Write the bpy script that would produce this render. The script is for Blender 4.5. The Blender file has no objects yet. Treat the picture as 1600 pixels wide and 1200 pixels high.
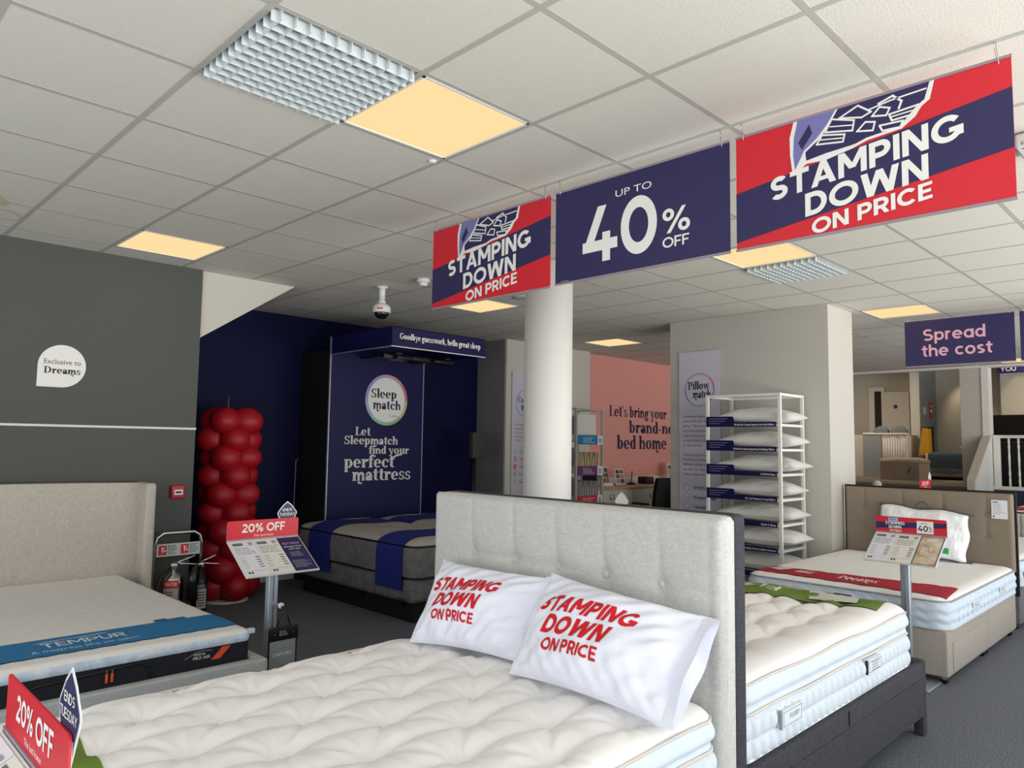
import bpy, bmesh, math, random
import numpy as np
from mathutils import Vector, Matrix
random.seed(7); rng = np.random.default_rng(7)
S = bpy.context.scene
COL = S.collection

# ------------------------------------------------------------------ camera, world, light
H = 2.877                                   # ceiling height
def rot_cols(yaw, pitch, roll):
    fw = np.array([math.cos(pitch)*math.cos(yaw), math.cos(pitch)*math.sin(yaw), math.sin(pitch)])
    right = np.array([math.sin(yaw), -math.cos(yaw), 0]); up = np.cross(right, fw)
    return math.cos(roll)*right+math.sin(roll)*up, -math.sin(roll)*right+math.cos(roll)*up, fw
r_, u_, f_ = rot_cols(0.786639, 0.0806196, 0.0146743)
cam = bpy.data.objects.new('camera', bpy.data.cameras.new('camera')); COL.objects.link(cam)
cam.data.sensor_width = 36; cam.data.lens = 1150.03/1600*36; cam.data.clip_start = .02
cam.matrix_world = Matrix(((r_[0], u_[0], -f_[0], -1.02642), (r_[1], u_[1], -f_[1], -2.12547), (r_[2], u_[2], -f_[2], 1.5), (0, 0, 0, 1)))
S.camera = cam
S.view_settings.view_transform = 'Standard'; S.view_settings.look = 'None'
S.view_settings.gamma = 1; S.view_settings.use_curve_mapping = False
S.view_settings.exposure = 0.1
W = bpy.data.worlds.new('sky'); S.world = W; W.use_nodes = True
W.node_tree.nodes['Background'].inputs[0].default_value = (.80, .90, 1, 1)
W.node_tree.nodes['Background'].inputs[1].default_value = .75
def area(name, loc, rot, sx, sy, power, color):
    l = bpy.data.lights.new(name, 'AREA'); l.shape = 'RECTANGLE'; l.size = sx; l.size_y = sy; l.energy = power; l.color = color
    o = bpy.data.objects.new(name, l); COL.objects.link(o); o.location = loc; o.rotation_euler = rot; return o
R90 = math.pi/2
# daylight through the two shop windows
area('daylight_side_window', (4.2, -4.25, 1.38), (R90, 0, 0), 13.0, 2.3, 104, (.93, .965, 1))
area('daylight_front_window', (-3.35, -.6, 1.38), (R90, 0, -R90), 6.6, 2.3, 68, (.96, .98, 1))

# upward lamps added to brighten the ceiling, standing in for unseen pavement bounce
area('ceiling_fill_side', (4.2, -6.6, .0), (math.pi-.35, 0, 0), 13.0, 3.5, 1380, (1, .975, .93))
area('ceiling_fill_front', (-5.6, -.6, .0), (math.pi, .35, 0), 3.5, 6.6, 70, (1, .975, .93))
# ------------------------------------------------------------------ materials
def lin(c):
    return tuple(((x/255)/12.92 if x/255 <= .04045 else ((x/255+.055)/1.055)**2.4) for x in c)+(1,)
MATS = {}
def M(name, c=(200, 200, 200), rough=.6, metal=0., bump=None, var=None, emit=None, trans=None, spec=None, weave=None, coat=None):
    """bump=(scale,dist)  var=(scale,colour2)  weave=(freq,colour2)"""
    if name in MATS: return MATS[name]
    m = bpy.data.materials.new(name); m.use_nodes = True; MATS[name] = m
    nt = m.node_tree; b = nt.nodes['Principled BSDF']; L = nt.links.new
    b.inputs['Base Color'].default_value = lin(c); b.inputs['Roughness'].default_value = rough; b.inputs['Metallic'].default_value = metal
    if spec is not None: b.inputs['Specular IOR Level'].default_value = spec
    if coat: b.inputs['Coat Weight'].default_value = coat
    if emit: b.inputs['Emission Color'].default_value = lin(c); b.inputs['Emission Strength'].default_value = emit
    if trans: b.inputs['Transmission Weight'].default_value = trans
    tc = nt.nodes.new('ShaderNodeTexCoord')
    fac = None
    if var:
        n = nt.nodes.new('ShaderNodeTexNoise'); n.inputs['Scale'].default_value = var[0]; n.inputs['Detail'].default_value = 3
        L(tc.outputs['Object'], n.inputs['Vector']); fac = n.outputs['Fac']; c2 = var[1]
    if weave:
        outs = []
        for sc in ((1, 1, .12), (.12, .12, 1)):
            mp = nt.nodes.new('ShaderNodeMapping'); mp.inputs['Scale'].default_value = tuple(s*weave[0] for s in sc)
            n = nt.nodes.new('ShaderNodeTexNoise'); n.inputs['Scale'].default_value = 1; n.inputs['Detail'].default_value = 1
            L(tc.outputs['Object'], mp.inputs['Vector']); L(mp.outputs[0], n.inputs['Vector']); outs.append(n.outputs['Fac'])
        a = nt.nodes.new('ShaderNodeMath'); a.operation = 'ADD'; L(outs[0], a.inputs[0]); L(outs[1], a.inputs[1])
        h = nt.nodes.new('ShaderNodeMath'); h.operation = 'MULTIPLY'; h.inputs[1].default_value = .5; L(a.outputs[0], h.inputs[0])
        fac = h.outputs[0]; c2 = weave[1]
        bp = nt.nodes.new('ShaderNodeBump'); bp.inputs['Distance'].default_value = .0015; bp.inputs['Strength'].default_value = .5
        L(fac, bp.inputs['Height']); L(bp.outputs[0], b.inputs['Normal'])
    if fac is not None:
        rp = nt.nodes.new('ShaderNodeValToRGB'); rp.color_ramp.elements[0].position = .34; rp.color_ramp.elements[1].position = .66
        rp.color_ramp.elements[0].color = lin(c); rp.color_ramp.elements[1].color = lin(c2)
        L(fac, rp.inputs[0]); L(rp.outputs[0], b.inputs['Base Color'])
    if bump:
        n = nt.nodes.new('ShaderNodeTexNoise'); n.inputs['Scale'].default_value = bump[0]; n.inputs['Detail'].default_value = 2
        L(tc.outputs['Object'], n.inputs['Vector'])
        bp = nt.nodes.new('ShaderNodeBump'); bp.inputs['Distance'].default_value = bump[1]; bp.inputs['Strength'].default_value = .6
        L(n.outputs['Fac'], bp.inputs['Height']); L(bp.outputs[0], b.inputs['Normal'])
    return m

tile = M('ceiling_tile', (214, 211, 200), .9, bump=(140, .002), var=(260, (207, 204, 193)))
tbar = M('ceiling_bar', (176, 173, 165), .7)
carpet = M('carpet', (70, 73, 81), .95, bump=(200, .004), var=(120, (122, 126, 136)))
carpet2 = M('carpet_raised', (112, 103, 92), .95, bump=(260, .004), var=(330, (126, 116, 104)))
greywall = M('charcoal_paint', (77, 79, 75), .62)
cream = M('cream_paint', (206, 201, 190), .8)
stone = M('stone_paint', (194, 190, 181), .8)
white_p = M('white_paint', (228, 226, 220), .55)
navywall = M('navy_wall', (6, 9, 56), .65, spec=.2)
darkgrey = M('dark_grey_paint', (122, 119, 118), .75)
pink = M('pink_paint', (232, 160, 150), .75)
bluegrey = M('blue_grey_paint', (150, 156, 158), .75)
navy = M('navy_print', (40, 34, 84), .42)
navyd = M('deep_navy_print', (17, 17, 70), .5, spec=.25)
red = M('red_print', (212, 28, 44), .42)
white_i = M('white_print', (238, 236, 230), .5)
lav = M('lavender_print', (120, 118, 176), .45)
pinkink = M('pink_print', (226, 172, 190), .5)
ink = M('dark_ink', (22, 22, 62), .6)
blackink = M('black_ink', (36, 36, 40), .6)
greyink = M('grey_ink', (150, 150, 156), .6)
paper = M('paper', (226, 226, 230), .6)
paper2 = M('cream_paper', (226, 224, 214), .6)
poster = M('poster_lilac', (206, 202, 214), .55)
clear = M('clear_plastic_strip', (150, 138, 146), .2)
steel = M('steel', (190, 192, 196), .25, .9)
chrome = M('chrome', (215, 215, 218), .08, 1)
alu = M('brushed_aluminium', (172, 178, 186), .38, .6)
black = M('black_plastic', (14, 14, 16), .45)
blackm = M('matte_black', (10, 10, 12), .8)
whiteplastic = M('white_plastic', (226, 226, 224), .4)
linen = M('light_grey_linen', (186, 185, 180), .9, weave=(330, (208, 207, 203)))
charcoal = M('charcoal_linen', (44, 44, 50), .9, weave=(300, (66, 66, 74)))
beige = M('beige_linen', (182, 173, 161), .9, weave=(300, (206, 198, 185)))
palegrey = M('pale_grey_linen', (172, 176, 176), .9, weave=(320, (192, 196, 196)))
taupe = M('taupe_fabric', (138, 124, 108), .85, bump=(400, .001))
divanf = M('divan_fabric', (156, 148, 138), .9, weave=(380, (176, 168, 158)))
greydivan = M('grey_divan_fabric', (98, 98, 102), .9, weave=(300, (118, 118, 124)))
creamtick = M('cream_ticking', (246, 243, 241), .85, bump=(300, .0008))
whitetick = M('white_ticking', (212, 222, 230), .8, bump=(260, .0008))
bluetick = M('pale_blue_ticking', (206, 218, 230), .8, bump=(260, .0008))
piping = M('taupe_piping', (214, 205, 197), .8)
greypipe = M('grey_piping', (150, 154, 158), .7)
whitecotton = M('white_cotton', (236, 238, 250), .85, bump=(60, .002))
redprint = M('red_fabric_print', (206, 18, 30), .8)
green = M('olive_green_cloth', (106, 132, 44), .85, bump=(500, .0006))
redcloth = M('red_cloth', (176, 18, 44), .85, bump=(500, .0006))
bluecloth = M('blue_cloth', (36, 120, 172), .85, bump=(500, .0006))
navycloth = M('navy_cloth', (22, 34, 120), .85, bump=(500, .0006))
balloonm = M('red_latex', (172, 8, 28), .5)
glow = M('lamp_diffuser', (254, 221, 162), .9, emit=.95, spec=0.); glow.node_tree.nodes['Principled BSDF'].inputs['Base Color'].default_value = (.02, .02, .02, 1)
greymat = M('grey_mattress_fabric', (118, 117, 116), .9, bump=(60, .003), var=(14, (100, 99, 99)))
lightmat = M('light_grey_knit', (176, 172, 166), .9, bump=(200, .002))
oak = M('oak_laminate', (196, 160, 124), .5, var=(8, (176, 138, 104)))
yellow = M('yellow_fabric', (216, 160, 20), .7)
teal = M('blue_grey_throw', (84, 100, 108), .95, bump=(120, .006))
gold = M('gold_sheen_print', (222, 208, 186), .4, var=(9, (168, 134, 96)))
orange = M('orange_tab', (226, 84, 34), .6)
greenlabel = M('green_label', (40, 160, 88), .6)
film = M('clear_film', (240, 242, 244), .12, bump=(26, .02), coat=.6)
vent_m = M('white_egg_crate', (206, 214, 214), .5)
wood = M('pale_wood', (206, 192, 170), .6)

# ------------------------------------------------------------------ mesh builder
class MB:
    def __init__(s): s.v = []; s.f = []; s.mi = []; s.sm = []; s.mats = []
    def m(s, mat):
        if mat not in s.mats: s.mats.append(mat)
        return s.mats.index(mat)
    def add(s, vs, fs, mat, smooth=False):
        o = len(s.v); k = s.m(mat)
        s.v += [tuple(float(c) for c in v) for v in vs]
        for f in fs: s.f.append([i+o for i in f]); s.mi.append(k); s.sm.append(smooth)
        return s
    def box(s, x0, x1, y0, y1, z0, z1, mat):
        vs = [(x, y, z) for x in (x0, x1) for y in (y0, y1) for z in (z0, z1)]
        return s.add(vs, [(0, 1, 3, 2), (4, 6, 7, 5), (0, 4, 5, 1), (2, 3, 7, 6), (0, 2, 6, 4), (1, 5, 7, 3)], mat)
    def rbox(s, x0, x1, y0, y1, z0, z1, mat, r=.01, seg=3):
        bm = bmesh.new(); bmesh.ops.create_cube(bm, size=1)
        for v in bm.verts: v.co = ((x0+x1)/2+v.co.x*(x1-x0), (y0+y1)/2+v.co.y*(y1-y0), (z0+z1)/2+v.co.z*(z1-z0))
        bmesh.ops.bevel(bm, geom=bm.edges[:], offset=min(r, .49*min(x1-x0, y1-y0, z1-z0)), segments=seg, profile=.5, affect='EDGES')
        bm.verts.index_update()
        s.add([v.co[:] for v in bm.verts], [[v.index for v in f.verts] for f in bm.faces], mat, True); bm.free(); return s
    def prism(s, pts, axis, a, b, mat):
        """polygon pts (2-D) extruded along axis 0/1/2 from a to b"""
        def p(q, d): q = list(q); q.insert(axis, d); return q
        n = len(pts)
        vs = [p(q, a) for q in pts]+[p(q, b) for q in pts]
        return s.add(vs, [list(range(n))[::-1], list(range(n, 2*n))]+[(i, (i+1) % n, n+(i+1) % n, n+i) for i in range(n)], mat)
    def tube(s, pts, r, mat, n=8, closed=False):
        pts = [Vector(p) for p in pts]; N = len(pts); vs = []; fs = []
        up0 = None
        for i, p in enumerate(pts):
            a = pts[(i-1) % N] if (closed or i > 0) else p; b = pts[(i+1) % N] if (closed or i < N-1) else p
            t = (b-a).normalized()
            if up0 is None: up0 = Vector((0, 0, 1)) if abs(t.z) < .9 else Vector((1, 0, 0))
            e1 = (up0-t*up0.dot(t)).normalized(); e2 = t.cross(e1); up0 = e1
            rr = r[i] if isinstance(r, (list, tuple)) else r
            vs += [p+e1*math.cos(2*math.pi*k/n)*rr+e2*math.sin(2*math.pi*k/n)*rr for k in range(n)]
        for i in range(N if closed else N-1):
            j = (i+1) % N
            fs += [(i*n+k, i*n+(k+1) % n, j*n+(k+1) % n, j*n+k) for k in range(n)]
        if not closed: fs += [list(range(n))[::-1], [(N-1)*n+k for k in range(n)]]
        return s.add(vs, fs, mat, True)
    def lathe(s, c, prof, mat, n=28, smooth=True):
        vs = []; fs = []
        for r, z in prof: vs += [(c[0]+r*math.cos(2*math.pi*k/n), c[1]+r*math.sin(2*math.pi*k/n), c[2]+z) for k in range(n)]
        for i in range(len(prof)-1): fs += [(i*n+k, i*n+(k+1) % n, (i+1)*n+(k+1) % n, (i+1)*n+k) for k in range(n)]
        fs += [list(range(n))[::-1], [(len(prof)-1)*n+k for k in range(n)]]
        return s.add(vs, fs, mat, smooth)
    def ball(s, c, r, mat, nu=20, nv=12):
        rx, ry, rz = r if isinstance(r, (tuple, list)) else (r, r, r); vs = []; fs = []
        for j in range(nv+1):
            t = math.pi*j/nv
            vs += [(c[0]+rx*math.sin(t)*math.cos(2*math.pi*i/nu), c[1]+ry*math.sin(t)*math.sin(2*math.pi*i/nu), c[2]+rz*math.cos(t)) for i in range(nu)]
        for j in range(nv): fs += [(j*nu+i, (j+1)*nu+i, (j+1)*nu+(i+1) % nu, j*nu+(i+1) % nu) for i in range(nu)]
        return s.add(vs, fs, mat, True)
    def grid(s, P, mat, smooth=True, cu=False, flip=False):
        """P array (nu,nv,3)"""
        nu, nv = P.shape[:2]; o = len(s.v); k = s.m(mat)
        s.v += [tuple(x) for x in P.reshape(-1, 3).tolist()]
        for i in range(nu if cu else nu-1):
            i2 = (i+1) % nu
            for j in range(nv-1):
                f = [o+i*nv+j, o+i2*nv+j, o+i2*nv+j+1, o+i*nv+j+1]
                s.f.append(f[::-1] if flip else f); s.mi.append(k); s.sm.append(smooth)
        return s
    def flat(s, v2, fs, fn, mat): return s.add([fn(x, y) for x, y in v2], fs, mat)
    def rot(s, fn): s.v = [tuple(fn(Vector(v))) for v in s.v]; return s

OFF = {}
def off(o): return OFF.get(o.name, Vector((0, 0, 0)))
def mesh_obj(name, mb, parent=None, label=None, local=False, own=False):
    me = bpy.data.meshes.new(name); o = bpy.data.objects.new(name, me); COL.objects.link(o)
    loc = Vector((0, 0, 0)) if (local or not parent) else off(parent)
    if own:
        xs = np.array(mb.v); loc = Vector(((xs[:, 0].min()+xs[:, 0].max())/2, (xs[:, 1].min()+xs[:, 1].max())/2, xs[:, 2].min())); o.location = loc
    me.from_pydata([(v[0]-loc[0], v[1]-loc[1], v[2]-loc[2]) for v in mb.v], [], mb.f)
    for m in mb.mats: me.materials.append(m)
    me.polygons.foreach_set('material_index', mb.mi); me.polygons.foreach_set('use_smooth', mb.sm); me.update()
    if parent: o.parent = parent; OFF[o.name] = off(parent)
    else: OFF[o.name] = loc
    if label: o['label'] = label
    return o
def tag(o, label, cat, group=None):
    o['label'] = label; o['category'] = cat
    if group: o['group'] = group
    return o
def thing(name, label, cat, loc, rz=0, group=None):
    o = bpy.data.objects.new(name, None); COL.objects.link(o); o.location = loc; o.rotation_euler = (0, 0, rz); o.empty_display_size = .1
    OFF[o.name] = Vector(loc); return tag(o, label, cat, group)
def part(name, mb, parent, label=None, local=False): return mesh_obj(name, mb, parent, label, local)
def single(name, mb, label, cat, group=None): return tag(mesh_obj(name, mb, own=True), label, cat, group)
def struct(name, mb, parent=None):
    o = mesh_obj(name, mb, parent)
    o['kind'] = 'structure'; return o
def dup(root, loc, label, rz=None):
    r = root.copy(); COL.objects.link(r); r.location = loc; r['label'] = label; OFF[r.name] = Vector(loc)
    if rz is not None: r.rotation_euler = (0, 0, rz)
    for ch in list(root.children):
        c = ch.copy(); COL.objects.link(c); c.parent = r
        for g in list(ch.children):
            d = g.copy(); COL.objects.link(d); d.parent = c
    return r

# ------------------------------------------------------------------ lettering
_tc = {}
CAP = None
def thin_sans(text):
    """the built-in font, for light small lettering"""
    global CAP
    if CAP is None:
        CAP = 1.0; CAP = float(thin_sans('H')[0][:, 1].max()); _tc.clear()
    if text in _tc: return _tc[text]
    cu = bpy.data.curves.new('t', 'FONT'); cu.body = text; cu.size = 1; cu.resolution_u = 4
    o = bpy.data.objects.new('t', cu); COL.objects.link(o)
    dg = bpy.context.evaluated_depsgraph_get(); me = bpy.data.meshes.new_from_object(o.evaluated_get(dg))
    v = np.array([w.co[:2] for w in me.vertices]); f = [list(p.vertices) for p in me.polygons]
    bpy.data.objects.remove(o); bpy.data.curves.remove(cu); bpy.data.meshes.remove(me)
    v = np.c_[v/CAP, np.zeros(len(v))]; v[:, 0] -= v[:, 0].min(); _tc[text] = (v, f, v[:, 0].max()); return _tc[text]
def bold_glyph(c, t):
    """geometric sans letter, cap height 1, stroke t -> (pieces, advance)"""
    w = t*1.12
    R = lambda x0, y0, x1, y1: ('r', x0, y0, x1, y1)
    D = lambda x0, y0, x1, y1, k=w: ('q', x0, y0, x0+k, y0, x1+k, y1, x1, y1)
    A = lambda cx, cy, rx, ry, a0=0, a1=360: ('a', cx, cy, rx, ry, a0, a1, t, t)
    s4 = (1+t)/4; xh = .74
    G = {
     'A': ([D(0, 0, .48-w/2, 1), D(.96-w, 0, .48-w/2, 1), R(.2, .2, .76, .2+t*.8)], .96),
     'C': ([A(.5, .5, .5, .5, 42, 318)], .92),
     'D': ([R(0, 0, t, 1), R(0, 0, .36, t), R(0, 1-t, .36, 1), A(.36, .5, .48, .5, -90, 90)], .84),
     'E': ([R(0, 0, t, 1), R(0, 0, .66, t*.92), R(0, 1-t*.92, .66, 1), R(0, .5-t*.45, .6, .5+t*.45)], .66),
     'F': ([R(0, 0, t, 1), R(0, 1-t*.92, .66, 1), R(0, .5-t*.55, .58, .5+t*.35)], .66),
     'G': ([A(.5, .5, .5, .5, 42, 360), R(1-t, .16, 1, .52), R(.56, .52-t*.85, 1, .52)], 1.0),
     'I': ([R(0, 0, t, 1)], t), 'L': ([R(0, 0, t, 1), R(0, 0, .6, t)], .6),
     'M': ([R(0, 0, t, 1), R(1.04-t, 0, 1.04, 1), D(0, 1, .52-w/2, .28), D(1.04-w, 1, .52-w/2, .28)], 1.04),
     'N': ([R(0, 0, t, 1), R(.86-t, 0, .86, 1), D(0, 1, .86-w, 0)], .86),
     'O': ([A(.54, .5, .54, .5)], 1.08), '0': ([A(.43, .5, .43, .5)], .86),
     'P': ([R(0, 0, t, 1), R(0, 1-t, .4, 1), R(0, .32, .4, .32+t), A(.4, .66, .35, .34, -90, 90)], .75),
     'R': ([R(0, 0, t, 1), R(0, 1-t, .4, 1), R(0, .32, .4, .32+t), A(.4, .66, .35, .34, -90, 90), D(.78-w, 0, .3, .42)], .78),
     'S': ([A(.37, 1-s4, .35, s4, 35, 270), A(.37, s4, .36, s4, -145, 90)], .74),
     'T': ([R(.38-t/2, 0, .38+t/2, 1), R(0, 1-t, .76, 1)], .76),
     'U': ([R(0, .38, t, 1), R(.82-t, .38, .82, 1), A(.41, .4, .41, .4, 180, 360)], .82),
     'W': ([D(0, 1, .33-w/2, 0), D(.66-w/2, 1, .33-w/2, 0), D(.66-w/2, 1, 1.0-w/2, 0), D(1.33-w, 1, 1.0-w/2, 0)], 1.33),
     'Y': ([R(.43-t/2, 0, .43+t/2, .45), D(0, 1, .43-w/2, .38), D(.86-w, 1, .43-w/2, .38)], .86),
     '2': ([A(.36, .68, .35, .32, -28, 165), D(.02, t*.9, .43, .56, w*1.1), R(0, 0, .72, t)], .72),
     '4': ([D(.02, .22, .42, 1, w), R(.02, .2, .92, .2+t*.95), R(.54, 0, .54+t, .52)], .92),
     '6': ([A(.42, .33, .4, .33), D(.04, .4, .4, 1, w)], .82), '1': ([R(.2, 0, .2+t, 1), R(0, 1-t, .2+t, 1)], .2+t),
     '%': ([('a', .23, .75, .23, .25, 0, 360, t*.8, t*.8), ('a', .84, .25, .23, .25, 0, 360, t*.8, t*.8), D(.16, 0, .76, 1, w*.8)], 1.07),
     'a': ([A(.34, xh/2, .34, xh/2), R(.68-t, 0, .68, xh)], .68), 'd': ([A(.34, xh/2, .34, xh/2), R(.68-t, 0, .68, 1.04)], .68),
     'b': ([A(.34, xh/2, .34, xh/2), R(0, 0, t, 1.04)], .68), 'p': ([A(.34, xh/2, .34, xh/2), R(0, -.28, t, xh)], .68),
     'c': ([A(.35, xh/2, .35, xh/2, 45, 315)], .62), 'e': ([A(.35, xh/2, .35, xh/2, 0, 315), R(.05, xh/2-t*.4, .69, xh/2+t*.4)], .7),
     'o': ([A(.36, xh/2, .36, xh/2)], .72), 'h': ([R(0, 0, t, 1.04), A(.32, xh-.32, .32, .32, 0, 180), R(.64-t, 0, .64, xh-.31)], .64),
     'r': ([R(0, 0, t, xh), A(.3, xh-.3, .3, .3, 75, 180)], .4), 's': ([A(.27, xh-.21, .26, .21, 35, 270), A(.27, .21, .27, .21, -145, 90)], .54),
     't': ([R(.12, .18, .12+t, .94), R(0, xh-t*.9, .44, xh), A(.34, .22, .22, .22, 180, 290)], .44),
    }
    return G.get(c, ([], .3))
def _pieces(parts, x, V, F, lay):
    for g in parts:
        if g[0] == 'r': pts = [(g[1], g[2]), (g[3], g[2]), (g[3], g[4]), (g[1], g[4])]; fs = [(0, 1, 2, 3)]
        elif g[0] == 'q': pts = [(g[1], g[2]), (g[3], g[4]), (g[5], g[6]), (g[7], g[8])]; fs = [(0, 1, 2, 3)]
        elif g[0] == 'd': pts = [(g[1]+g[3]*math.cos(k*math.pi/6), g[2]+g[3]*math.sin(k*math.pi/6)) for k in range(12)]; fs = [list(range(12))]
        else:
            _, cx, cy, rx, ry, a0, a1, tv, th = g; n = max(6, int((a1-a0)/10)); pts = []
            for k in range(n+1):
                a = math.radians(a0+(a1-a0)*k/n); pts += [(cx+rx*math.cos(a), cy+ry*math.sin(a)), (cx+(rx-tv)*math.cos(a), cy+(ry-th)*math.sin(a))]
            fs = [(2*k, 2*k+2, 2*k+3, 2*k+1) for k in range(n)]
        o = len(V); lay[0] = (lay[0]+1) % 12; V += [(p[0]+x, p[1], lay[0]) for p in pts]; F += [[i+o for i in f] for f in fs]
def bold_sans(text, t):
    k_ = ('b', text, t)
    if k_ in _tc: return _tc[k_]
    V = []; F = []; x = 0; lay = [0]
    for ch in text:
        if ch == ' ': x += .38; continue
        g, a = bold_glyph(ch, t); _pieces(g, x, V, F, lay); x += a+.085
    v = np.array(V, float); v[:, 0] -= v[:, 0].min(); _tc[k_] = (v, F, v[:, 0].max()); return _tc[k_]

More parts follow.
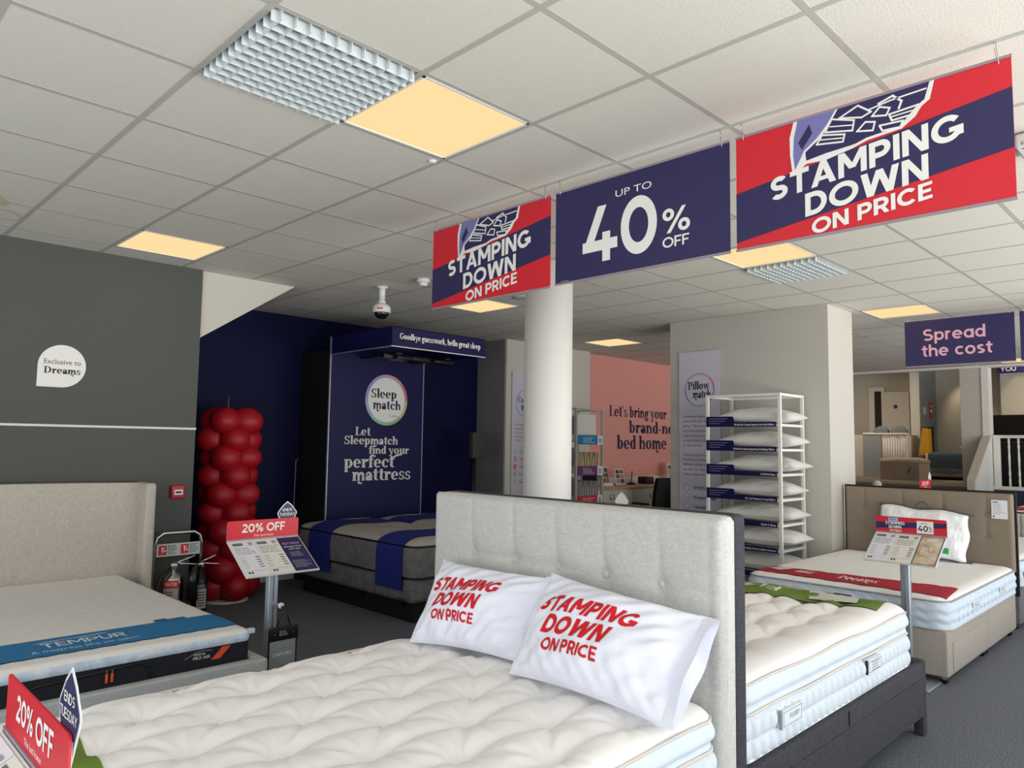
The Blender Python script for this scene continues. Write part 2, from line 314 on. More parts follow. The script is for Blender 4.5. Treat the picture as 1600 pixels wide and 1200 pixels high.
# a heavy high-contrast serif alphabet: r rectangle, a arc of an ellipse with varying thickness, q quadrilateral stroke, d dot
TV, TH = .16, .055
def _arc(cx, cy, rx, ry, a0=0, a1=360, tv=TV, th=TH): return ('a', cx, cy, rx, ry, a0, a1, tv, th)
def _stem(x, y0, y1, foot=True, head=True):
    g = [('r', x, y0, x+TV, y1)]
    if foot: g.append(('r', x-.05, y0, x+TV+.05, y0+.035))
    if head: g.append(('q', x+.01, y1, x+.01, y1-.09, x-.07, y1-.04, x-.07, y1-.01))
    return g
XH = .5
GL = {
 'T': [('r', .22, 0, .38, .73), ('r', 0, .68, .6, .73), ('r', .14, 0, .46, .04), ('r', 0, .54, .04, .73), ('r', .56, .54, .6, .73)],
 'M': [('r', .08, 0, .13, .73), ('r', .62, 0, .78, .73), ('q', .06, .73, .22, .73, .44, .08, .36, .08), ('q', .62, .73, .68, .73, .44, .08, .38, .08), ('r', 0, 0, .22, .04), ('r', .55, 0, .86, .04), ('r', 0, .69, .2, .73), ('r', .64, .69, .86, .73)],
 'U': [('r', .08, .25, .24, .73), ('r', .52, .25, .57, .73), _arc(.325, .26, .245, .28, 180, 360), ('r', 0, .69, .32, .73), ('r', .44, .69, .64, .73)],
 'R': [('r', .08, 0, .23, .73), ('r', 0, 0, .33, .04), ('r', 0, .69, .3, .73), _arc(.31, .54, .23, .19, -95, 95), ('r', .2, .35, .32, .39), ('q', .3, .38, .44, .38, .68, 0, .5, 0)],
 'F': [('r', .08, 0, .23, .73), ('r', 0, 0, .33, .04), ('r', 0, .69, .5, .73), ('r', .2, .345, .42, .385), ('r', .46, .54, .5, .73)],
 'H': [('r', .08, 0, .23, .73), ('r', .5, 0, .65, .73), ('r', .2, .35, .52, .39), ('r', 0, 0, .31, .04), ('r', .42, 0, .73, .04), ('r', 0, .69, .31, .73), ('r', .42, .69, .73, .73)],
 'N': [('r', .08, 0, .13, .73), ('r', .56, 0, .61, .73), ('q', .06, .73, .22, .73, .61, 0, .5, 0), ('r', 0, 0, .22, .04), ('r', .48, .69, .7, .73)],
 'A': [('q', .02, 0, .07, 0, .36, .73, .3, .73), ('q', .5, 0, .66, 0, .42, .73, .3, .73), ('r', .16, .22, .5, .26), ('r', -.04, 0, .16, .04), ('r', .42, 0, .74, .04)],
 '&': [_arc(.3, .2, .25, .21), _arc(.3, .56, .17, .17), ('q', .5, 0, .66, 0, .3, .46, .2, .46)],
 'a': [_arc(.17, .14, .16, .155), ('r', .25, 0, .25+TV, .34), _arc(.215, .34, .17, .17, 0, 150), ('d', .09, .37, .06), ('r', .25, 0, .43, .035)],
 'b': _stem(.06, 0, .76, False)+[_arc(.27, .25, .22, .26)],
 'c': [_arc(.25, .25, .23, .26, 40, 320), ('d', .4, .36, .065)],
 'd': _stem(.29, 0, .76)+[_arc(.24, .25, .22, .26)],
 'e': [_arc(.25, .25, .23, .26, 0, 318), ('r', .07, .235, .47, .275)],
 'f': _stem(.08, 0, .6, True, False)+[_arc(.25, .6, .17, .17, 20, 180), ('d', .39, .67, .06), ('r', 0, .46, .36, .5)],
 'g': [_arc(.22, .3, .19, .21), _arc(.22, -.1, .21, .13), ('q', .1, .12, .16, .12, .14, -.02, .06, -.0), ('d', .43, .46, .055), ('r', .3, .44, .44, .475)],
 'h': _stem(.06, 0, .76)+[_arc(.3, .3, .2, .21, 0, 170), ('r', .365, 0, .5, .32), ('r', .33, 0, .55, .035)],
 'i': _stem(.06, 0, .5)+[('d', .12, .64, .075)],
 'k': _stem(.06, 0, .76)+[('q', .18, .2, .18, .26, .42, .5, .48, .5), ('q', .22, .28, .32, .34, .54, 0, .38, 0), ('r', .34, 0, .58, .035), ('r', .3, .465, .54, .5)],
 'l': _stem(.06, 0, .76),
 'm': _stem(.06, 0, .5)+[_arc(.28, .3, .18, .21, 0, 170), ('r', .325, -.02, .46, .32), _arc(.55, .3, .18, .21, 0, 170), ('r', .595, 0, .73, .32), ('r', .56, 0, .78, .035), _arc(.5, -.06, .175, .14, 180, 300), ('d', .55, -.15, .05)],
 'n': _stem(.06, 0, .5)+[_arc(.3, .3, .2, .21, 0, 170), ('r', .365, 0, .5, .32), ('r', .33, 0, .55, .035)],
 'o': [_arc(.26, .25, .24, .26)],
 'p': _stem(.06, -.24, .5)+[_arc(.28, .25, .22, .26)],
 'r': _stem(.06, 0, .5)+[_arc(.3, .3, .17, .2, 50, 170), ('d', .36, .42, .075)],
 's': [_arc(.2, .365, .165, .145, 30, 270, .1), _arc(.2, .135, .175, .145, -150, 90, .1), ('q', .09, .4, .16, .3, .33, .1, .26, .21), ('d', .32, .42, .045), ('d', .07, .08, .05)],
 't': [('r', .1, .1, .1+TV, .66), ('r', 0, .46, .36, .5), _arc(.27, .13, .17, .14, 180, 310)],
 'u': [('r', .06, .16, .06+TV, .5), ('r', -.01, .465, .15, .5), _arc(.27, .19, .21, .2, 180, 340)]+_stem(.34, 0, .5),
 'v': [('q', .02, .5, .18, .5, .33, 0, .24, 0), ('q', .4, .5, .46, .5, .33, 0, .26, 0), ('r', -.03, .465, .23, .5), ('r', .32, .465, .52, .5)],
 'w': [('q', .02, .5, .17, .5, .3, 0, .22, 0), ('q', .33, .5, .39, .5, .3, 0, .24, 0), ('q', .3, .5, .45, .5, .58, 0, .5, 0), ('q', .62, .5, .68, .5, .58, 0, .52, 0), ('r', -.03, .465, .22, .5), ('r', .54, .465, .74, .5)],
 'y': [('q', .02, .5, .18, .5, .34, 0, .25, 0), ('q', .42, .5, .49, .5, .28, -.2, .2, -.2), ('r', -.03, .465, .23, .5), ('r', .34, .465, .55, .5), ('d', .15, -.17, .07), ('r', .15, -.235, .26, -.19)],
 'S': [_arc(.26, .53, .21, .2, 30, 270, .12), _arc(.26, .19, .225, .2, -150, 90, .12), ('q', .13, .6, .2, .44, .41, .14, .33, .29), ('r', .42, .5, .46, .74), ('r', .03, 0, .07, .24)],
 'L': [('r', .08, 0, .23, .73), ('r', 0, 0, .5, .04), ('r', 0, .69, .32, .73), ('q', .46, 0, .5, 0, .52, .22, .48, .22)],
 'G': [_arc(.34, .365, .33, .375, 45, 350), ('r', .5, .06, .63, .33), ('r', .42, .3, .7, .335), ('r', .56, .5, .6, .74)],
 'P': [('r', .08, 0, .23, .73), ('r', 0, 0, .33, .04), ('r', 0, .69, .3, .73), _arc(.31, .52, .25, .21, -95, 95), ('r', .2, .31, .32, .345)],
 'C': [_arc(.34, .365, .33, .375, 45, 318), ('r', .56, .48, .6, .74)],
 'D': [('r', .08, 0, .23, .73), ('r', 0, 0, .3, .04), ('r', 0, .69, .3, .73), _arc(.27, .365, .38, .365, -93, 93)],
 'E': [('r', .08, 0, .23, .73), ('r', 0, 0, .5, .04), ('r', 0, .69, .48, .73), ('r', .2, .345, .4, .385), ('r', .46, 0, .5, .2), ('r', .44, .54, .48, .73)],
 ',': [('d', .08, .04, .065), ('q', .08, -.02, .145, .03, .08, -.15, .04, -.13)],
 '.': [('d', .08, .05, .065)], "'": [('d', .08, .68, .06), ('q', .07, .62, .14, .68, .07, .52, .03, .53)],
 '-': [('r', .03, .2, .27, .27)],
}
ADV = dict(a=.44, b=.52, c=.46, d=.5, e=.5, f=.33, g=.46, h=.56, i=.26, k=.56, l=.26, m=.79, n=.56, o=.53, p=.53, r=.42, s=.4, t=.36, u=.55, v=.5, w=.72, y=.52,
           T=.62, M=.88, U=.66, R=.68, F=.54, H=.75, N=.72, A=.74, S=.52, L=.53, G=.72, P=.6, C=.66, D=.7, E=.54)
ADV.update({'&': .68, ',': .2, '.': .2, "'": .2, '-': .31, ' ': .22})
def serif(text):
    if ('s', text) in _tc: return _tc[('s', text)]
    V = []; F = []; x = 0; lay = [0]
    for ch in text:
        _pieces(GL.get(ch, []), x, V, F, lay); x += ADV.get(ch, .5)
    v = np.array(V, float); v[:, :2] /= .73; v[:, 0] -= v[:, 0].min(); _tc[('s', text)] = (v, F, v[:, 0].max()); return _tc[('s', text)]

def letters(mb, text, fn, u0, v0, w, cap, mat, font='sans', bold=.02, align='l', rise=0., fine=None, shear=0., fit=True):
    """text on a surface: fn(u,v)->xyz ; width w, cap height cap in u,v units, baseline start u0,v0 rising by rise over the width.
    Overlapping strokes of a letter sit a few hundredths of a millimetre apart (third coordinate = layer)."""
    v, f, tw = serif(text) if font == 'serif' else bold_sans(text, .11+bold*3) if bold > .012 else thin_sans(text)
    k = w/tw if w else cap
    if align == 'c': u0 -= k*tw/2
    v = v.copy()
    if fine:
        bm = bmesh.new(); bv = [bm.verts.new((a*k, b*cap, c*1e-3)) for a, b, c in v]
        for q in f:
            try: bm.faces.new([bv[i] for i in q])
            except ValueError: pass
        bmesh.ops.triangulate(bm, faces=bm.faces[:])
        for _ in range(4):
            es = [e for e in bm.edges if e.calc_length() > fine]
            if not es: break
            bmesh.ops.subdivide_edges(bm, edges=es, cuts=1); bmesh.ops.triangulate(bm, faces=bm.faces[:])
        bm.verts.index_update()
        pts = [(u0+q.co.x+shear*q.co.y, v0+q.co.y+rise*q.co.x/(k*tw), q.co.z*1e3) for q in bm.verts]; fs = [[q.index for q in g.verts] for g in bm.faces]; bm.free()
    else: pts = [(u0+a*k+shear*b*cap, v0+b*cap+rise*a/tw, c) for a, b, c in v]; fs = f
    out = []; N = None
    for a, b, c in pts:
        p = Vector(fn(a, b))
        if c:
            if fine or N is None:
                e = 1e-3; d1 = Vector(fn(a+e, b))-p; d2 = Vector(fn(a, b+e))-p; N = d1.cross(d2).normalized()
            p = p+N*(c*4e-5)
        out.append(p)
    return mb.add(out, fs, mat)
def plane(o, ex, ey, d=.0012):
    o, ex, ey = Vector(o), Vector(ex).normalized(), Vector(ey).normalized(); n = ex.cross(ey)
    return lambda u, v: tuple(o+ex*u+ey*v+n*d)
def layer(fn0, d, n): return lambda u, v: tuple(Vector(fn0(u, v))+Vector(n)*d)
def rect2(mb, fn, u0, v0, u1, v1, mat): mb.flat([(u0, v0), (u1, v0), (u1, v1), (u0, v1)], [(0, 1, 2, 3)], fn, mat)
def poly2(mb, fn, pts, mat): mb.flat(pts, [list(range(len(pts)))], fn, mat)
def line2(mb, fn, pts, w, mat, closed=False):
    n = len(pts)
    for i in range(n if closed else n-1):
        a = Vector(pts[i]); b = Vector(pts[(i+1) % n]); d = (b-a); L = d.length
        if L < 1e-6: continue
        d /= L; p = Vector((-d.y, d.x))*w/2; a = a-d*w*.4; b = b+d*w*.4
        q = [Vector(fn(*z)) for z in (a-p, b-p, b+p, a+p)]; N = (q[1]-q[0]).cross(q[2]-q[1]).normalized()*(4e-5*(i % 7))
        mb.add([z+N for z in q], [(0, 1, 2, 3)], mat)
def ring2(mb, fn, c, r0, r1, mats, n=64):
    for i in range(n):
        a, b = 2*math.pi*i/n, 2*math.pi*(i+1)/n
        m = mats[int(i*len(mats)/n)]
        mb.flat([(c[0]+r*math.cos(t), c[1]+r*math.sin(t)) for r, t in ((r1, a), (r1, b), (r0, b), (r0, a))], [(0, 1, 2, 3)], fn, m)
def disc2(mb, fn, c, r, mat, n=48): mb.flat([(c[0]+r*math.cos(2*math.pi*i/n), c[1]+r*math.sin(2*math.pi*i/n)) for i in range(n)], [list(range(n))], fn, mat)
def smallprint(mb, fn, u0, u1, v1, v0, lh, mat, fill=.5, seed=1):
    r = random.Random(seed); v = v1
    while v > v0:
        u = u0; e = u0+(u1-u0)*r.uniform(.6, 1)
        while u < e:
            w = lh*r.uniform(.8, 2.6); rect2(mb, fn, u, v-lh*fill, min(u+w, e), v, mat); u += w+lh*.35
        v -= lh

# ------------------------------------------------------------------ room shell
T = .6
LIGHTS = [(1, 0), (1, 5), (6, 0), (6, 5), (11, 6), (11, 0), (20, 0)]
VENTS = [(0, 0), (7, 0)]
mb = MB(); skip = set(LIGHTS+VENTS)
for i in range(-6, 22):
    for j in range(-8, 11):
        if (i, j) in skip: continue
        x0, x1, y0, y1 = i*T, min((i+1)*T, 12.82), j*T, (j+1)*T
        mb.add([(x0, y0, H+.0018), (x0, y1, H+.0018), (x1, y1, H+.0018), (x1, y0, H+.0018)], [(0, 1, 2, 3)], tile)
for i in range(-6, 22): mb.box(i*T-.012, i*T+.012, -4.8, 6.6, H, H+.004, tbar)
for j in range(-8, 12): mb.box(-3.6, 12.82, j*T-.012, j*T+.012, H+.0004, H+.0044, tbar)
mb.box(-3.6, 12.82, -4.8, 6.6, H+.2, H+.25, white_p)
stn = M('water_stain', (196, 184, 152), .9)
for cx_, cy_, r0, r1 in ((-.33, 3.0, .15, .19), (-.12, 3.32, .1, .125)):
    A_ = [2*math.pi*k/32 for k in range(32)]
    mb.add([(cx_+r*math.cos(a)*(1+.15*math.sin(3*a)), cy_+r*math.sin(a), H+.0014) for r in (r0, r1) for a in A_], [(k, 32+k, 32+(k+1) % 32, (k+1) % 32) for k in range(32)], stn)
struct('ceiling', mb)
struct('floor', MB().box(-3.6, 13.0, -4.8, 6.6, -.1, 0, carpet))
struct('wall_left', MB().box(-3.6, 1.37, 3.88, 5.33, 0, H+.2, greywall))
struct('trim_1', MB().box(-3.6, 1.372, 3.874, 3.88, 1.572, 1.588, white_p))
struct('baseboard_left', MB().box(-3.6, 1.372, 3.866, 3.88, 0, .1, darkgrey))
# sloping stair underside boxed in cream plaster
struct('wall_stair_soffit', MB().prism([(1.371, 2.32), (2.2, H), (1.371, H)], 1, 3.9, 4.9, cream))
struct('wall_back', MB().box(1.37, 5.74, 5.33, 5.45, 0, H+.2, navywall))
struct('baseboard_back', MB().box(1.37, 5.74, 5.315, 5.33, 0, .13, white_p))
struct('wall_alcove', MB().box(5.74, 5.76, 4.8, 5.45, 0, H+.2, darkgrey))
struct('wall_poster', MB().box(5.76, 7.5, 4.78, 5.45, 0, H+.2, cream))
mb = MB().box(7.5, 13.0, 4.92, 5.45, 0, H+.2, pink)
fn = plane((7.5, 4.92, 0), (1, 0, 0), (0, 0, 1), .002)
fnp = lambda u, v: fn(u-7.5, v)
letters(mb, "Let's bring your", fnp, 8.15, 1.95, 1.6, .17, ink, 'serif')
letters(mb, "brand-new", fnp, 8.66, 1.70, 1.55, .19, ink, 'serif')
letters(mb, "bed home", fnp, 8.34, 1.44, 1.4, .21, ink, 'serif')
struct('wall_office', mb)
struct('trim_2', MB().box(6.9, 12.9, 4.905, 4.92, .9, 1.0, white_p))
struct('wall_pier', MB().box(6.05, 6.66, .69, 2.45, 0, H+.2, stone))
struct('baseboard_pier', MB().box(6.035, 6.67, .675, 2.46, 0, .1, white_p))
struct('wall_column', MB().lathe((3.15, 1.67, 0), [(.185, 0), (.185, H+.01)], white_p, 48))
# shop windows behind and beside the camera
def shop_window(name, axis, a0, a1, c, n):
    fr = MB()
    def bx(a, b, z0, z1, t=.06):
        if axis == 'x': fr.box(a, b, c-t/2, c+t/2, z0, z1, alu)
        else: fr.box(c-t/2, c+t/2, a, b, z0, z1, alu)
    bx(a0, a1, 0, .22, .12); bx(a0, a1, 2.58, H+.2, .12)
    for k in range(n+1):
        p = a0+(a1-a0)*k/n; bx(p-.03, p+.03, .2, 2.6)
    struct(name, fr)
shop_window('window_1', 'x', -3.5, 11.5, -4.15, 7)
shop_window('window_2', 'y', -4.1, 3.2, -3.25, 4)

# raised back shop
PZ = .9
struct('floor_raised', MB().box(13.0, 18.0, -6, 6.6, 0, PZ, carpet2))
mb = MB().box(12.97, 13.0, -6, .94, 0, PZ-.03, M('navy_riser', (28, 38, 64), .6)); struct('wall_riser', mb)
mb = MB()
for k in range(5): mb.box(11.75+k*.25, 13.0, 1.0, 3.4, k*.18, (k+1)*.18-.005, carpet2)
struct('floor_steps', mb)
struct('wall_header', MB().box(12.82, 13.0, -6, 6.6, H-.03, 3.5, white_p))
struct('ceiling_raised', MB().box(13.0, 18.0, -6, 6.6, 3.4, 3.5, white_p))
struct('wall_jamb', MB().box(12.86, 13.06, .94, 1.25, PZ*0, H, stone))
struct('trim_3', MB().box(12.84, 13.08, .84, .94, .85, H, white_p))
struct('wall_far', MB().box(17.5, 17.6, -6, 6.6, PZ, 3.4, cream))
struct('wall_far_right', MB().box(16.2, 16.3, -6, 1.35, PZ, 3.4, cream))
struct('wall_partition', MB().box(16.34, 17.5, 2.87, 3.05, PZ, 3.4, cream))
struct('trim_4', MB().box(16.36, 17.49, 2.862, 2.87, 1.93, 1.95, white_p))
struct('wall_partition_face', MB().box(16.36, 17.5, 2.858, 2.8695, PZ, 3.38, bluegrey))
struct('wall_back_left', MB().box(12.9, 17.6, 5.9, 6.0, 0, 3.4, cream))
d = MB().box(17.42, 17.5, 3.93, 4.0, PZ, 2.95, white_p).box(17.42, 17.5, 4.16, 4.28, PZ, 2.95, white_p).box(17.415, 17.5, 3.925, 4.285, 2.861, 2.95, white_p)
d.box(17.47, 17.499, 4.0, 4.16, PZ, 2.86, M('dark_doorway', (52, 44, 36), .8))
dr = struct('door_1', d)
lf = MB().box(17.3, 17.345, 3.36, 3.93, PZ+.01, 2.82, M('door_cream', (214, 206, 192), .5))
fnd = plane((17.3, 3.93, 0), (0, -1, 0), (0, 0, 1), .003)
disc2(lf, fnd, (.28, 2.48), .062, whiteplastic); disc2(lf, layer(fnd, .002, (-1, 0, 0)), (.28, 2.48), .05, M('blue_sign', (30, 60, 120), .5))
o = struct('door_leaf', lf, dr)
struct('door_handle', MB().tube([(17.3, 3.42, 1.75), (17.25, 3.42, 1.75), (17.25, 3.56, 1.75)], .012, steel), dr)
# fill lamps added to light the raised room, then its warm wall spots
for nm, lc, pw in (('raised_room_lamp', (15.2, .3, 3.3), 26), ('raised_room_fill_b', (15.0, 3.9, 3.3), 30)):
    area(nm, lc, (0, 0, 0), .6, .6, pw, (1, .86, .68))
for nm, lc, tgt in (('wall_spot', (16.9, 2.35, 3.3), (17.5, 2.25, 2.3)), ('wall_spot_b', (15.6, 1.1, 3.3), (16.2, .95, 2.4))):
    l = bpy.data.lights.new(nm, 'SPOT'); l.energy = 22; l.color = (1, .8, .5); l.spot_size = 1.0; l.spot_blend = .8; l.shadow_soft_size = .05
    o = bpy.data.objects.new(nm, l); COL.objects.link(o); o.location = lc
    o.rotation_euler = (Vector(tgt)-Vector(lc)).to_track_quat('-Z', 'Y').to_euler()
# ------------------------------------------------------------------ things on the ceiling
LL = ['square warm ceiling light beside the big egg-crate grille, nearest the front', 'square warm ceiling light near the charcoal wall',
      'square warm ceiling light half hidden behind the blue and red hanging signs, touching a grille', 'square warm ceiling light seen just below the smallest red hanging sign',
      'square warm ceiling light over the pink office wall', 'square warm ceiling light behind the blue spread the cost sign', 'square warm ceiling light farthest back, at the raised shop edge']
for (i, j), lb in zip(LIGHTS, LL):
    x0, y0 = i*T+.012, j*T+.012
    t = thing('ceiling_light', lb, 'ceiling light', (i*T+.3, j*T+.3, H), 0, 'square ceiling light panels')
    fr = MB(); w = .012
    for a in ((x0, x0+w, y0, y0+.576), (x0+.576-w, x0+.576, y0, y0+.576), (x0, x0+.576, y0, y0+w), (x0, x0+.576, y0+.576-w, y0+.576)): fr.box(*a, H-.002, H+.03, white_p)
    part('frame', fr, t); part('diffuser', MB().box(x0+w, x0+.576-w, y0+w, y0+.576-w, H+.004, H+.02, glow), t, 'glowing warm white diffuser')
for (i, j), lb in zip(VENTS, ['large white egg-crate ceiling grille beside the nearest light', 'white egg-crate ceiling grille behind the big red and blue sign']):
    x0, y0 = i*T+.012, j*T+.012; t = thing('ceiling_grille', lb, 'ceiling grille', (i*T+.3, j*T+.3, H), 0, 'egg-crate ceiling grilles')
    g = MB(); n = 11; s_ = .576
    for k in range(n):
        p = (k+.5)*s_/n
        g.box(x0+p-.0012, x0+p+.0012, y0, y0+s_, H-.030, H+.022, vent_m); g.box(x0, x0+s_, y0+p-.0012, y0+p+.0012, H-.0299, H+.0221, vent_m)
    part('grid', g, t); part('backing', MB().box(x0, x0+s_, y0, y0+s_, H+.03, H+.034, M('grille_back', (120, 126, 126), .8)), t)
t = thing('security_camera', 'white dome security camera hanging from the ceiling', 'security camera', (2.72, 3.285, H))
c = (2.72, 3.285, H)
part('mount', MB().lathe(c, [(.05, 0), (.05, -.012), (.028, -.018), (.026, -.13), (.034, -.135), (.034, -.15)], whiteplastic), t)
hs = MB().lathe(c, [(.03, -.15), (.062, -.165), (.078, -.19), (.08, -.235), (.07, -.237)], whiteplastic)
rect2(hs, plane((2.72-.058, 3.285-.058, H-.215), (1, -1, 0), (0, 0, 1), .004), -.025, 0, .025, .012, red); part('housing', hs, t)
part('dome', MB().ball((2.72, 3.285, H-.235), (.066, .066, .06), M('dark_dome', (16, 16, 20), .08)), t, 'glossy dark dome')
t = thing('smoke_detector', 'white round smoke detector on the ceiling by the dome camera', 'smoke detector', (2.77, 2.76, H))
part('base', MB().lathe((2.77, 2.76, H), [(.055, 0), (.055, -.03), (.03, -.034)], whiteplastic), t)
part('sensor', MB().lathe((2.77, 2.76, H), [(.036, -.03), (.036, -.055), (.028, -.062)], whiteplastic), t)
single('ceiling_sensor', MB().lathe((1.17, .65, H), [(.02, 0.004), (.018, -.006), (.008, -.01)], whiteplastic), 'tiny white round sensor in the ceiling beside the nearest light', 'sensor')
single('ceiling_speaker', MB().lathe((3.9, 2.67, H), [(.1, 0.004), (.1, -.006), (.085, -.008)], M('speaker_white', (196, 194, 188), .7)), 'flat round ceiling speaker beside the white column', 'ceiling speaker')
t = thing('emergency_light', 'white box fitting on the ceiling right of the big hanging sign', 'emergency light', (2.85, -1.5, H))
part('case', MB().rbox(2.7, 3.0, -1.56, -1.46, H-.07, H-.004, whiteplastic, .012), t)
part('lamp_head', MB().ball((2.72, -1.49, H-.05), .022, steel).ball((2.72, -1.53, H-.05), .022, steel), t)

# ------------------------------------------------------------------ hanging signs
def banner(x, yl, yr, z0, z1, label, group, painter, base, thick=.0016):
    t = thing('hanging_sign', label, 'hanging sign', (x, (yl+yr)/2, z0), 0, group)
    p = MB().box(x, x+thick, yr, yl, z0, z1, base); painter(p, plane((x, yl, z0), (0, -1, 0), (0, 0, 1)), yl-yr, z1-z0); part('panel', p, t)
    part('rail', MB().box(x-.003, x+.004, yr-.002, yl+.002, z1-.007, z1+.003, clear), t, 'clear plastic top rail')
    part('rail', MB().box(x-.003, x+.004, yr-.002, yl+.002, z0-.004, z0+.006, clear), t, 'clear plastic bottom rail')
    for y in (yl-.035, yr+.035):
        part('hanging_wire', MB().tube([(x-.003, y, z1-.022), (x-.003, y+.004, z1+.02), (x, y+.008, H), (x+.002, y+.014, H), (x+.004, y+.01, z1+.02), (x+.004, y+.002, z1-.02)], .0014, steel, 5), t)
def paint_stamp(p, fn, w, h, k=1.0, text=True):
    S2 = lambda pts: [(a*w, b*h) for a, b in pts]
    up = (-1, 0, 0)
    poly2(p, fn, S2([(0, .498), (1, .777), (1, .355), (0, .066)]), navy)
    f1, f2, f3 = layer(fn, .0006, up), layer(fn, .0012, up), layer(fn, .002, up)
    lavp = [(.272, .998), (.255, .852), (.251, .711), (.258, .57), (.294, .719), (.347, .798), (.392, .895), (.428, .998)]
    sole = [(.429, .998), (.755, .998), (.735, .863), (.708, .83), (.65, .709), (.558, .683), (.475, .664), (.383, .655), (.304, .635), (.3, .716), (.362, .79), (.407, .917)]
    poly2(p, layer(fn, .0003, up), S2([(.262, .998), (.243, .859), (.244, .716), (.252, .55), (.304, .62), (.38, .61), (.482, .648), (.535, .68), (.656, .70), (.7, .76), (.722, .825), (.748, .86), (.765, .998)]), white_i)
    poly2(p, f1, S2(lavp), lav)
    poly2(p, layer(fn, .0009, up), S2([(.272, .80), (.288, .735), (.33, .85), (.318, .93)]), navy)
    ns = len(sole); 
    for tri in [(0, 1, 2, 3, 11), (11, 3, 4, 10), (10, 4, 5, 6, 9), (9, 6, 7, 8)]: poly2(p, f1, S2([sole[q] for q in tri]), navy)
    ln = lambda pts, wd, cl=False: line2(p, f2, S2(pts), wd*h, white_i, cl)
    ln([(.262, .998), (.243, .859), (.244, .716), (.252, .57)], .022)
    ln([(.252, .55), (.304, .62), (.38, .61), (.482, .648), (.535, .68), (.656, .70), (.7, .76), (.722, .825), (.748, .86), (.765, .998)], .022)
    ln([(.43, .998), (.405, .92), (.362, .80), (.3, .715), (.262, .58)], .016)
    for tr in ([(.407, .917), (.491, .857), (.484, .779), (.381, .825)], [(.369, .809), (.455, .766), (.448, .71), (.347, .744)], [(.556, .847), (.584, .903), (.619, .873), (.606, .823)],
               [(.501, .761), (.532, .817), (.566, .797), (.558, .735)], [(.616, .824), (.715, .836), (.708, .774), (.625, .771)], [(.582, .757), (.663, .747), (.653, .704), (.591, .712)],
               [(.436, .907), (.506, .965), (.553, .886), (.519, .862)]): ln(tr, .014, True)
    ln([(.54, .905), (.626, .93), (.741, .94)], .012); ln([(.58, .93), (.63, .96), (.66, .9), (.65, .85)], .016)
    ln([(.4, .86), (.49, .82)], .01); ln([(.36, .775), (.45, .74)], .01); ln([(.62, .80), (.71, .805)], .01)
    B = .035
    letters(p, 'STAMPING', f3, .155*w, .36*h, .70*w, .195*h, white_i, bold=B, rise=.147*h)
    letters(p, 'DOWN', f3, .297*w, .170*h, .445*w, .19*h, white_i, bold=B, rise=.095*h)
    letters(p, 'ON PRICE', f3, .322*w, .012*h, .43*w, .125*h, white_i, bold=B, rise=.108*h)
def paint_forty(p, fn, w, h):
    letters(p, 'UP TO', fn, .39*w, .775*h, .21*w, .068*h, white_i, bold=.0)
    letters(p, '40', fn, .185*w, .155*h, .445*w, .575*h, white_i, bold=.03)
    letters(p, '%', fn, .66*w, .29*h, .145*w, .235*h, white_i, bold=.022)
    letters(p, 'OFF', fn, .66*w, .155*h, .14*w, .10*h, white_i, bold=.02)
    smallprint(p, fn, .04*w, .12*w, .03*h, .018*h, .008, greyink, .5, 3)
G1 = 'printed signs hanging in a row over the beds'
banner(1.8, 1.42, .435, 2.32, 2.815, 'smallest red and blue stamping down on price sign, left of the blue 40% sign', G1, paint_stamp, red)
banner(1.8, .40, -.598, 2.325, 2.815, 'plain navy sign reading up to 40% off, between two red signs', G1, paint_forty, navy)
banner(1.8, -.628, -1.622, 2.325, 2.815, 'largest red and blue stamping down on price sign, at the upper right', G1, paint_stamp, red)
def paint_spread(p, fn, w, h):
    letters(p, 'Spread', fn, .465*w, .54*h, .57*w, .25*h, pinkink, bold=.02, align='c')
    letters(p, 'the cost', fn, .485*w, .2*h, .645*w, .25*h, pinkink, bold=.02, align='c')
G2 = 'navy signs hanging over the far beds'
banner(7.2, .36, -.60, 2.345, 2.82, 'navy sign with pink words spread the cost', G2, paint_spread, navy)
banner(7.2, -.64, -1.62, 2.345, 2.82, 'plain navy sign cut by the right edge beside spread the cost', G2, lambda *a: None, navy)
def paint_you(p, fn, w, h): letters(p, 'YOU', fn, .06*w, .10*h, .28*w, .22*h, white_i, bold=.02)
t = thing('hanging_sign', 'far navy sign with letters YOU cut by the header above', 'hanging sign', (15.6, .8, 3.0), 0, 'navy signs in the raised shop')
p = MB().box(15.6, 15.602, .37, 1.27, 2.98, 3.38, navy); paint_you(p, plane((15.6, 1.27, 2.98), (0, -1, 0), (0, 0, 1)), .9, .4); part('panel', p, t)
t = thing('hanging_sign', 'plain navy far sign right of the one reading YOU', 'hanging sign', (15.6, -.1, 3.0), 0, 'navy signs in the raised shop')
part('panel', MB().box(15.6, 15.602, -.55, .355, 2.98, 3.38, navy), t)

